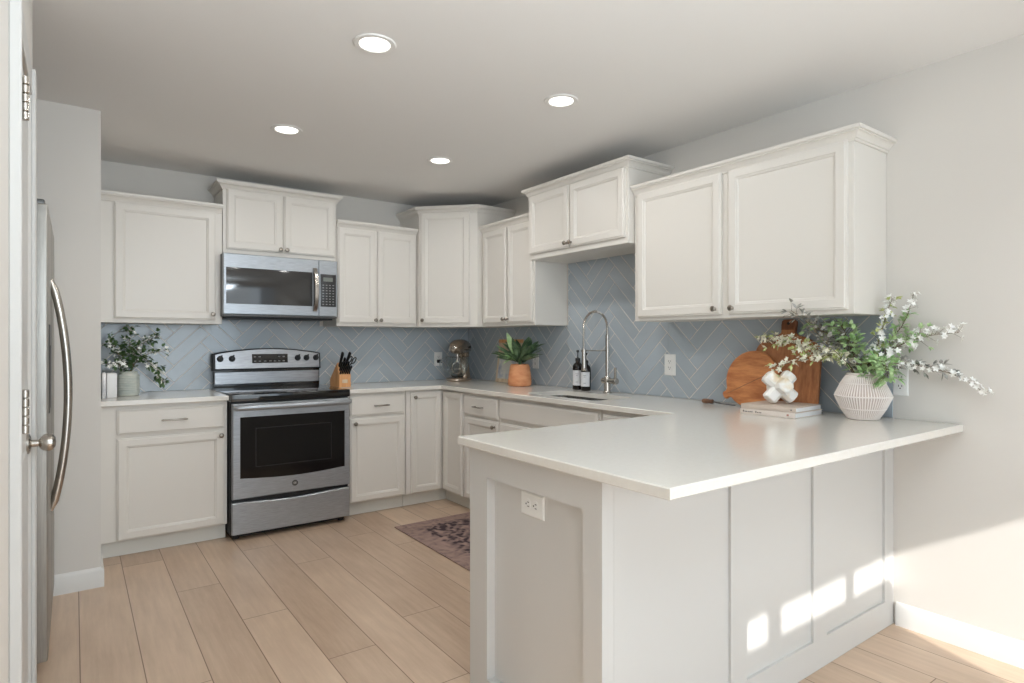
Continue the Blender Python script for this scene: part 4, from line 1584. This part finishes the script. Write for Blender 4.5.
# terracotta pot and plant
px_, py_ = -0.185, -1.045
t = thing('terracotta_pot', 'rounded terracotta pot on the counter against the sink-wall tiles', 'pot', (px_, py_, CT + 0.0005))
local(MB().lathe([(0, 0), (0.078, 0), (0.087, 0.006), (0.091, 0.022), (0.090, 0.05), (0.084, 0.10), (0.077, 0.145), (0.072, 0.160), (0.066, 0.166), (0.062, 0.164), (0.064, 0.150), (0.066, 0.135), (0.0, 0.135)], seg=44), 'pot_body', 'terracotta', t)
local(MB().lathe([(0, 0.142), (0.035, 0.143), (0.064, 0.138), (0.0645, 0.134), (0, 0.134)], seg=30), 'soil', 'dark_wood', t)
t = thing('potted_plant', 'dark green broad-bladed plant growing from the terracotta pot', 'plant', (px_, py_, CT + 0.14))
rng = random.Random(19)
lb, pb = MB(), MB()
for k in range(52):
    an = rng.uniform(0, 2 * PI)
    el = 0.10 + 1.10 * (k / 52) + rng.uniform(-0.1, 0.2)
    d = Vector((0.75 * math.cos(an) * math.cos(el), 1.45 * math.sin(an) * math.cos(el), 0.9 * math.sin(el))).normalized()
    L = rng.uniform(0.13, 0.20) * (1.0 + 0.45 * abs(math.sin(an)) * math.cos(el))
    r_ = rng.uniform(0.010, 0.045)
    st = Vector((px_ + r_ * math.cos(an), py_ + r_ * math.sin(an), CT + 0.172 + rng.uniform(0.0, 0.055)))
    e = st + d * L
    if e.x > -0.03:
        d.x -= (e.x + 0.03) / L
    pale = k % 6 == 2 and math.cos(an) < 0.2
    leaf(pb if pale else lb, st, d, Vector((rng.uniform(-.7, .7), rng.uniform(-.7, .7), 1)), L, rng.uniform(0.042, 0.058), rng.uniform(-0.1, 0.22), 0.3)
for d in ((-0.8, 0.15, -0.10), (-0.75, -0.3, 0.25), (-0.6, -0.35, 0.5), (-0.7, 0.3, 0.45)):
    leaf(pb, Vector((px_ - 0.045, py_ + 0.01, CT + 0.205)), Vector(d), Vector((0, 0, 1)), 0.10, 0.048, 0.25, 0.3)
lb.build('leaves', 'leaf', t)
pl_ = pb.build('pale_leaves', 'leaf_green', t)
pl_['label'] = 'paler green leaves'
cs_ = MB()
cs_.tube([(px_, py_, CT + 0.136), (px_ + 0.003, py_, CT + 0.17), (px_, py_ + 0.004, CT + 0.21)], [0.016, 0.014, 0.008], 10)
cs_.build('stem', 'leaf_dark', t)

# printed board leaning behind the pot
lean = Matrix.Translation((-0.060, 0, CT + 0.001)) @ Matrix.Rotation(R(7.5), 4, 'Y')
t = thing('printed_board', 'pale wooden board with faded blue print leaning behind the terracotta pot', 'board', (-0.06, -0.69, CT))
MB().box(0.0, 0.014, -0.865, -0.525, 0.0, 0.360, 0.003, 1, lean).build('backing_board', 'pale_wood', t)
MB().box(-0.0012, 0.0, -0.832, -0.556, 0.030, 0.235, 0, 1, lean).build('print', 'print', t)
MB().box(-0.005, 0.001, -0.865, -0.525, 0.332, 0.360, 0.001, 1, lean).build('top_rail', 'block_wood', t)

# ------------------------------------------------------------------ chopping boards
def board_from_outline(name, label, outline, thick, x_foot, tilt_deg, material, group, y_c):
    """outline in (horizontal along -y, height); leans back to the tiles"""
    t = thing(name, label, 'chopping board', (x_foot, y_c, CT), 0, group)
    mt = Matrix.Translation((x_foot, 0, CT + 0.001)) @ Matrix.Rotation(R(tilt_deg), 4, 'Y') @ Matrix(((0, 0, -1, 0), (-1, 0, 0, 0), (0, 1, 0, 0), (0, 0, 0, 1)))
    return t, mt


def arc_pts(cx, cy, r, a0, a1, n):
    return [(cx + r * math.cos(R(a0 + (a1 - a0) * k / n)), cy + r * math.sin(R(a0 + (a1 - a0) * k / n))) for k in range(n + 1)]


BG = 'wooden chopping boards leaning on the tiles'
# arched board with neck: u = -y
yc = 3.125
pts = [(yc - 0.172, 0.0), (yc + 0.172, 0.0), (yc + 0.172, 0.275)] + \
      [(yc + 0.172 * math.cos(R(a)) ** 0.9 if a < 90 else yc, 0.275 + 0.100 * math.sin(R(a))) for a in range(10, 76, 8)] + \
      [(yc + 0.038, 0.385), (yc + 0.036, 0.400), (yc + 0.038, 0.425), (yc + 0.036, 0.444), (yc + 0.026, 0.452), (yc - 0.026, 0.452), (yc - 0.036, 0.444), (yc - 0.038, 0.425), (yc - 0.036, 0.400), (yc - 0.038, 0.385)] + \
      [(yc - 0.172 * math.cos(R(a)) ** 0.9, 0.275 + 0.100 * math.sin(R(a))) for a in range(74, 9, -8)] + [(yc - 0.172, 0.275)]
t, mt = board_from_outline('chopping_board', 'tall arched wooden chopping board with a neck, behind the round one', pts, 0.02, -0.092, 8.0, 'board_arch_wood', BG, -yc)
MB().prism(pts, 0.0, 0.020, mt, 0.003).build('board', 'board_arch_wood', t)
# darker neck wrap and hole
hb = MB()
hb.prism([(yc - 0.037, 0.398), (yc + 0.037, 0.398), (yc + 0.0385, 0.425), (yc + 0.0365, 0.444), (yc + 0.026, 0.4525), (yc - 0.026, 0.4525), (yc - 0.0365, 0.444), (yc - 0.0385, 0.425)], -0.0008, 0.0208, mt, 0.002)
hb.build('neck_handle', 'board_neck', t)
MB().lathe([(0, 0.0), (0.0075, 0.0), (0.0075, 0.0006), (0, 0.0006)], mt @ Vector((yc, 0.432, 0.0208)), mt.to_3x3() @ Vector((0, 0, 1)), 20).build('hanging_hole', 'black', t)

# round board with stub handle, lying a little turned
rc, rz_, rr = 2.975, 0.147, 0.147
ha = 213
hd_ = lambda a, r: (rc + r * math.cos(R(a)), rz_ + r * math.sin(R(a)))
pts = arc_pts(rc, rz_, rr, ha + 12, ha + 348, 72)
dvec = (math.cos(R(ha)), math.sin(R(ha)))
pvec = (-dvec[1], dvec[0])
e = lambda d, w: (rc + dvec[0] * d + pvec[0] * w, rz_ + dvec[1] * d + pvec[1] * w)
pts += [e(rr + 0.010, -0.020), e(rr + 0.026, -0.021), e(rr + 0.034, -0.014), e(rr + 0.036, 0.0), e(rr + 0.034, 0.014), e(rr + 0.026, 0.021), e(rr + 0.010, 0.020)]
t, mt = board_from_outline('chopping_board', 'round wooden chopping board with stub handle leaning in front of the arched one', pts, 0.02, -0.150, 10.5, 'board_wood', BG, -rc)
MB().prism(pts, 0.0, 0.019, mt, 0.004).build('board', 'board_wood', t)
sm_ = MB()
sm_.prism([e(rr + 0.006, -0.0015), e(rr + 0.006, 0.0015), e(-rr + 0.012, 0.0305), e(-rr + 0.012, 0.0275)], 0.0185, 0.0193, mt)
sm_.build('glue_seam', 'dark_wood', t)

# small utensil lying at the foot of the boards
t = thing('cheese_knife', 'small cheese knife with dark wooden handle lying beside the round board', 'knife', (-0.165, -2.76, CT))
b = MB()
kz = CT + 0.0145
b.tube([(-0.150, -2.686, kz), (-0.150, -2.692, kz), (-0.151, -2.712, kz), (-0.152, -2.732, kz), (-0.154, -2.752, kz), (-0.155, -2.758, kz)], [0.009, 0.0125, 0.0135, 0.0110, 0.0125, 0.007], 12)
b.build('handle', 'dark_wood', t)
b = MB()
b.tube([(-0.155, -2.757, kz), (-0.165, -2.806, kz - 0.003)], [0.0045, 0.0045], 8)
b.prism([(-0.170, -2.803), (-0.158, -2.803), (-0.172, -2.890), (-0.182, -2.912), (-0.192, -2.898)][::-1], CT + 0.008, CT + 0.0125)
b.build('blade', 'steel_dark', t)

# ------------------------------------------------------------------ books and knot
def book(label, x0, x1, y0, y1, z0, h, rz, cover, spine_marks):
    """spine on the -x side"""
    cx, cy = (x0 + x1) / 2, (y0 + y1) / 2
    t = thing('book', label, 'book', (cx, cy, z0), rz, 'books under the knot')
    hx, hy = (x1 - x0) / 2, (y1 - y0) / 2
    local(MB().box(-hx + 0.004, hx - 0.003, -hy + 0.003, hy - 0.003, 0.0022, h - 0.0022, 0.0005), 'pages', 'page', t)
    b = MB()
    b.box(-hx, hx, -hy, hy, 0, 0.0022, 0.0006)
    b.box(-hx, hx, -hy, hy, h - 0.0022, h, 0.0006)
    b.box(-hx - 0.001, -hx + 0.003, -hy, hy, 0, h, 0.001, 2)
    b.mat(0)
    for y_a, y_b, zf0, zf1 in spine_marks:
        b.box(-hx - 0.0013, -hx - 0.0009, y_a, y_b, zf0 * h, zf1 * h)
    local(b.mat(1), 'cover', [cover, 'ink'], t)
    return t


bz = CT + 0.0005
book('lower pale book with dark title on its spine, flat on the counter', -0.392, -0.135, -3.340, -3.076, bz, 0.0235, R(2),
     'book_pale', [(0.112 - i * 0.0085, 0.112 - i * 0.0085 + w, 0.40, 0.62 + (0.14 if i in (0, 6) else 0)) for i, w in enumerate((.006, .0055, .006, .0045, .006, .005, .0))if w] + [(0.050 - i * 0.008, 0.050 - i * 0.008 + 0.005, 0.40, 0.60 + (0.15 if i == 0 else 0)) for i in range(4)])
book('upper taupe book lying on the pale book, under the white knot', -0.388, -0.138, -3.338, -3.076, bz + 0.0240, 0.0225, R(3), 'book_taupe', [(-0.114, -0.107, 0.4, 0.62)])
o = bpy.data.objects['book']
b = MB()
b.box(-0.1298, -0.1293, -0.104, -0.094, 0.0085, 0.0165)
local(b, 'publisher_mark', 'ink_red', o)

kz = bz + 0.0240 + 0.0225
t_k = MB()
rot = Matrix.Rotation(R(-38), 4, 'Z') @ Matrix.Rotation(R(-8), 4, 'X') @ Matrix.Rotation(R(43), 4, 'Y')
arms = []
hw, arm = 0.0310, 0.0830
kc = Vector((-0.262, -3.200, 0))
tmp = []
for axis in range(3):
    for sg in (-1, 1):
        a = Vector((0, 0, 0)); a[axis] = sg
        u = Vector((0, 0, 0)); u[(axis + 1) % 3] = 1
        w = Vector((0, 0, 0)); w[(axis + 2) % 3] = 1
        oct_ = lambda s, d: [a * d + u * (s * x) + w * (s * y) for x, y in ((1, .55), (.55, 1), (-.55, 1), (-1, .55), (-1, -.55), (-.55, -1), (.55, -1), (1, -.55))]
        tmp.append([oct_(hw, 0.0), oct_(hw, arm - 0.010), oct_(hw * 0.93, arm - 0.004), oct_(hw * 0.72, arm)])
low = min((rot @ p).z for g_ in tmp for l_ in g_ for p in l_)
kmat = Matrix.Translation((kc.x, kc.y, kz + 0.0005 - low)) @ rot
for g_ in tmp:
    t_k.rings([[kmat @ p for p in l_] for l_ in g_])
tag(t_k.build('stone_knot', 'knot', None, True, 25), 'white stone knot ornament of crossing blocks standing on the books', 'ornament')

# ------------------------------------------------------------------ ribbed vase with branches
wx_, wy_ = -0.150, -3.522
VS = 1.0
t = thing('ribbed_vase', 'white ribbed double-cone vase holding flowering branches on the peninsula', 'vase', (wx_, wy_, CT + 0.0005))
vp = [(0.0, 0.0), (0.057, 0.0), (0.061, 0.004), (0.086, 0.046), (0.107, 0.092), (0.1095, 0.102), (0.107, 0.112), (0.085, 0.158), (0.064, 0.192), (0.060, 0.199), (0.056, 0.202), (0.051, 0.198), (0.054, 0.186), (0.074, 0.152), (0.096, 0.104), (0.076, 0.052), (0.052, 0.012), (0.0, 0.010)]
vp = [(r * VS, z) for r, z in vp]
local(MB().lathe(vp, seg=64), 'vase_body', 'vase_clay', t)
rb = MB()
NR = 62
for k in range(NR):
    a = 2 * PI * k / NR
    c_, s_ = math.cos(a), math.sin(a)
    pts = [(r * VS * c_, r * VS * s_, z) for r, z in ((0.0605, 0.004), (0.0865, 0.047), (0.1075, 0.093), (0.1102, 0.102), (0.1075, 0.111), (0.0855, 0.158), (0.0645, 0.192))]
    rb.tube(pts, 0.0031, 5)
local(rb, 'ribs', 'ribbed', t)
bd_ = MB()
for r, z in ((0.0875, 0.047), (0.1115, 0.102), (0.0870, 0.157)):
    bd_.tube([(r * VS * math.cos(2 * PI * k / 64), r * VS * math.sin(2 * PI * k / 64), z) for k in range(64)], 0.0028, 6, True)
local(bd_, 'bands', 'ribbed', t)
rm = MB().tube([(0.0600 * VS * math.cos(2 * PI * k / 48), 0.0600 * VS * math.sin(2 * PI * k / 48), 0.198) for k in range(48)], 0.0052, 8, True)
local(rm, 'rim', 'ribbed', t)
rm = MB().tube([(0.0580 * VS * math.cos(2 * PI * k / 48), 0.0580 * VS * math.sin(2 * PI * k / 48), 0.0055) for k in range(48)], 0.0045, 8, True)
local(rm, 'foot_ring', 'ribbed', t)

VG = 'flowering branches in the ribbed vase'
limR = ((-0.60, -0.012), (-4.2, -2.5), (0.93, 1.6))
limU = ((-0.60, -0.012), (-4.2, -2.5), (0.93, ZU - 0.010))
A = (wx_, wy_, CT + 0.02)
mz = CT + 0.20


def vbranch(label, pts, seed, mats, bl, off=(0, 0), lim=limR, **kw):
    args = dict(leaf_len=0.026, leaf_w=0.013, bl_r=0.013, twig=0.035)
    args.update(kw)
    return branch(label, [A, (wx_ + off[0], wy_ + off[1], mz)] + pts, seed, mats, bl, VG, lim, **args)


vbranch('long cream-blossomed branch arching from the ribbed vase over the books', [(-0.20, -3.447, 1.185), (-0.21, -3.359, 1.214), (-0.21, -3.265, 1.236), (-0.20, -3.166, 1.262), (-0.19, -3.090, 1.250)], 21, ['leaf_lime'], True, (-0.02, 0.03),
        leaf_from=0.35, bl_from=0.30, leaf_n=44, bl_n=120, bl_r=0.0165, petal='petal_cream', twig=0.050)
vbranch('cream-blossomed sprig drooping from the vase onto the stone knot', [(-0.22, -3.43, 1.19), (-0.235, -3.33, 1.175), (-0.26, -3.23, 1.15), (-0.27, -3.165, 1.11)], 22, ['leaf_lime'], True, (-0.03, 0.03),
        leaf_from=0.4, bl_from=0.4, leaf_n=16, bl_n=40, bl_r=0.015, petal='petal_cream', twig=0.036)
vbranch('bushy green branch in the ribbed vase rising behind the arched board neck', [(-0.16, -3.43, 1.245), (-0.15, -3.345, 1.305), (-0.14, -3.270, 1.345)], 23, ['leaf_green', 'leaf_grey'], False, (0.0, 0.02), limU,
        leaf_n=110, leaf_from=0.35, leaf_len=0.030, leaf_w=0.017, twig=0.060)
vbranch('grey-leaved sprig standing up from the ribbed vase toward the cabinet', [(-0.33, -3.44, 1.26), (-0.375, -3.39, 1.34), (-0.385, -3.325, 1.392)], 24, ['leaf_grey'], False, (-0.03, 0.02),
        leaf_n=34, leaf_from=0.55, leaf_len=0.028, leaf_w=0.015, twig=0.045)
vbranch('dense green branch in the middle of the ribbed vase below the cabinet', [(-0.18, -3.48, 1.235), (-0.185, -3.455, 1.31), (-0.19, -3.43, 1.345)], 25, ['leaf_green'], True, (-0.01, 0.01), limU,
        leaf_n=110, leaf_from=0.35, leaf_len=0.030, leaf_w=0.017, bl_n=10, twig=0.062)
vbranch('upright white-blossomed branch in the ribbed vase at the cabinet edge', [(-0.125, -3.575, 1.25), (-0.12, -3.60, 1.36), (-0.115, -3.625, 1.440)], 26, ['leaf_lime'], True, (0.0, -0.01),
        leaf_n=24, bl_n=64, leaf_from=0.4, bl_from=0.42, bl_r=0.0145, twig=0.034)
vbranch('tall leafy branch with a white tip rising from the ribbed vase along the wall', [(-0.10, -3.60, 1.24), (-0.095, -3.665, 1.34), (-0.09, -3.698, 1.455)], 27, ['leaf_green'], True, (0.01, -0.02),
        leaf_n=60, leaf_to=0.86, bl_from=0.84, bl_n=16, twig=0.032, bl_r=0.014)
vbranch('leafy branch from the ribbed vase reaching along the wall with pale blossom at its end', [(-0.10, -3.63, 1.225), (-0.09, -3.74, 1.275), (-0.08, -3.855, 1.290)], 28, ['leaf_green'], True, (0.015, -0.03),
        leaf_n=56, leaf_to=0.80, bl_from=0.20, bl_n=80, twig=0.055, bl_r=0.0165)
vbranch('longest low white-blossomed branch trailing from the ribbed vase past the counter edge', [(-0.10, -3.64, 1.160), (-0.08, -3.772, 1.140), (-0.07, -3.860, 1.108), (-0.065, -3.940, 1.050)], 29, ['leaf_grey'], True, (0.015, -0.03),
        leaf_n=30, leaf_to=0.80, bl_from=0.15, bl_n=80, twig=0.034, bl_r=0.014)
vbranch('short bushy green sprig hanging over the rim of the ribbed vase', [(-0.20, -3.60, 1.165), (-0.21, -3.635, 1.150), (-0.215, -3.650, 1.110)], 30, ['leaf_green'], True, (-0.03, -0.03),
        leaf_n=90, leaf_from=0.45, bl_n=8, twig=0.050, leaf_len=0.030, leaf_w=0.016)
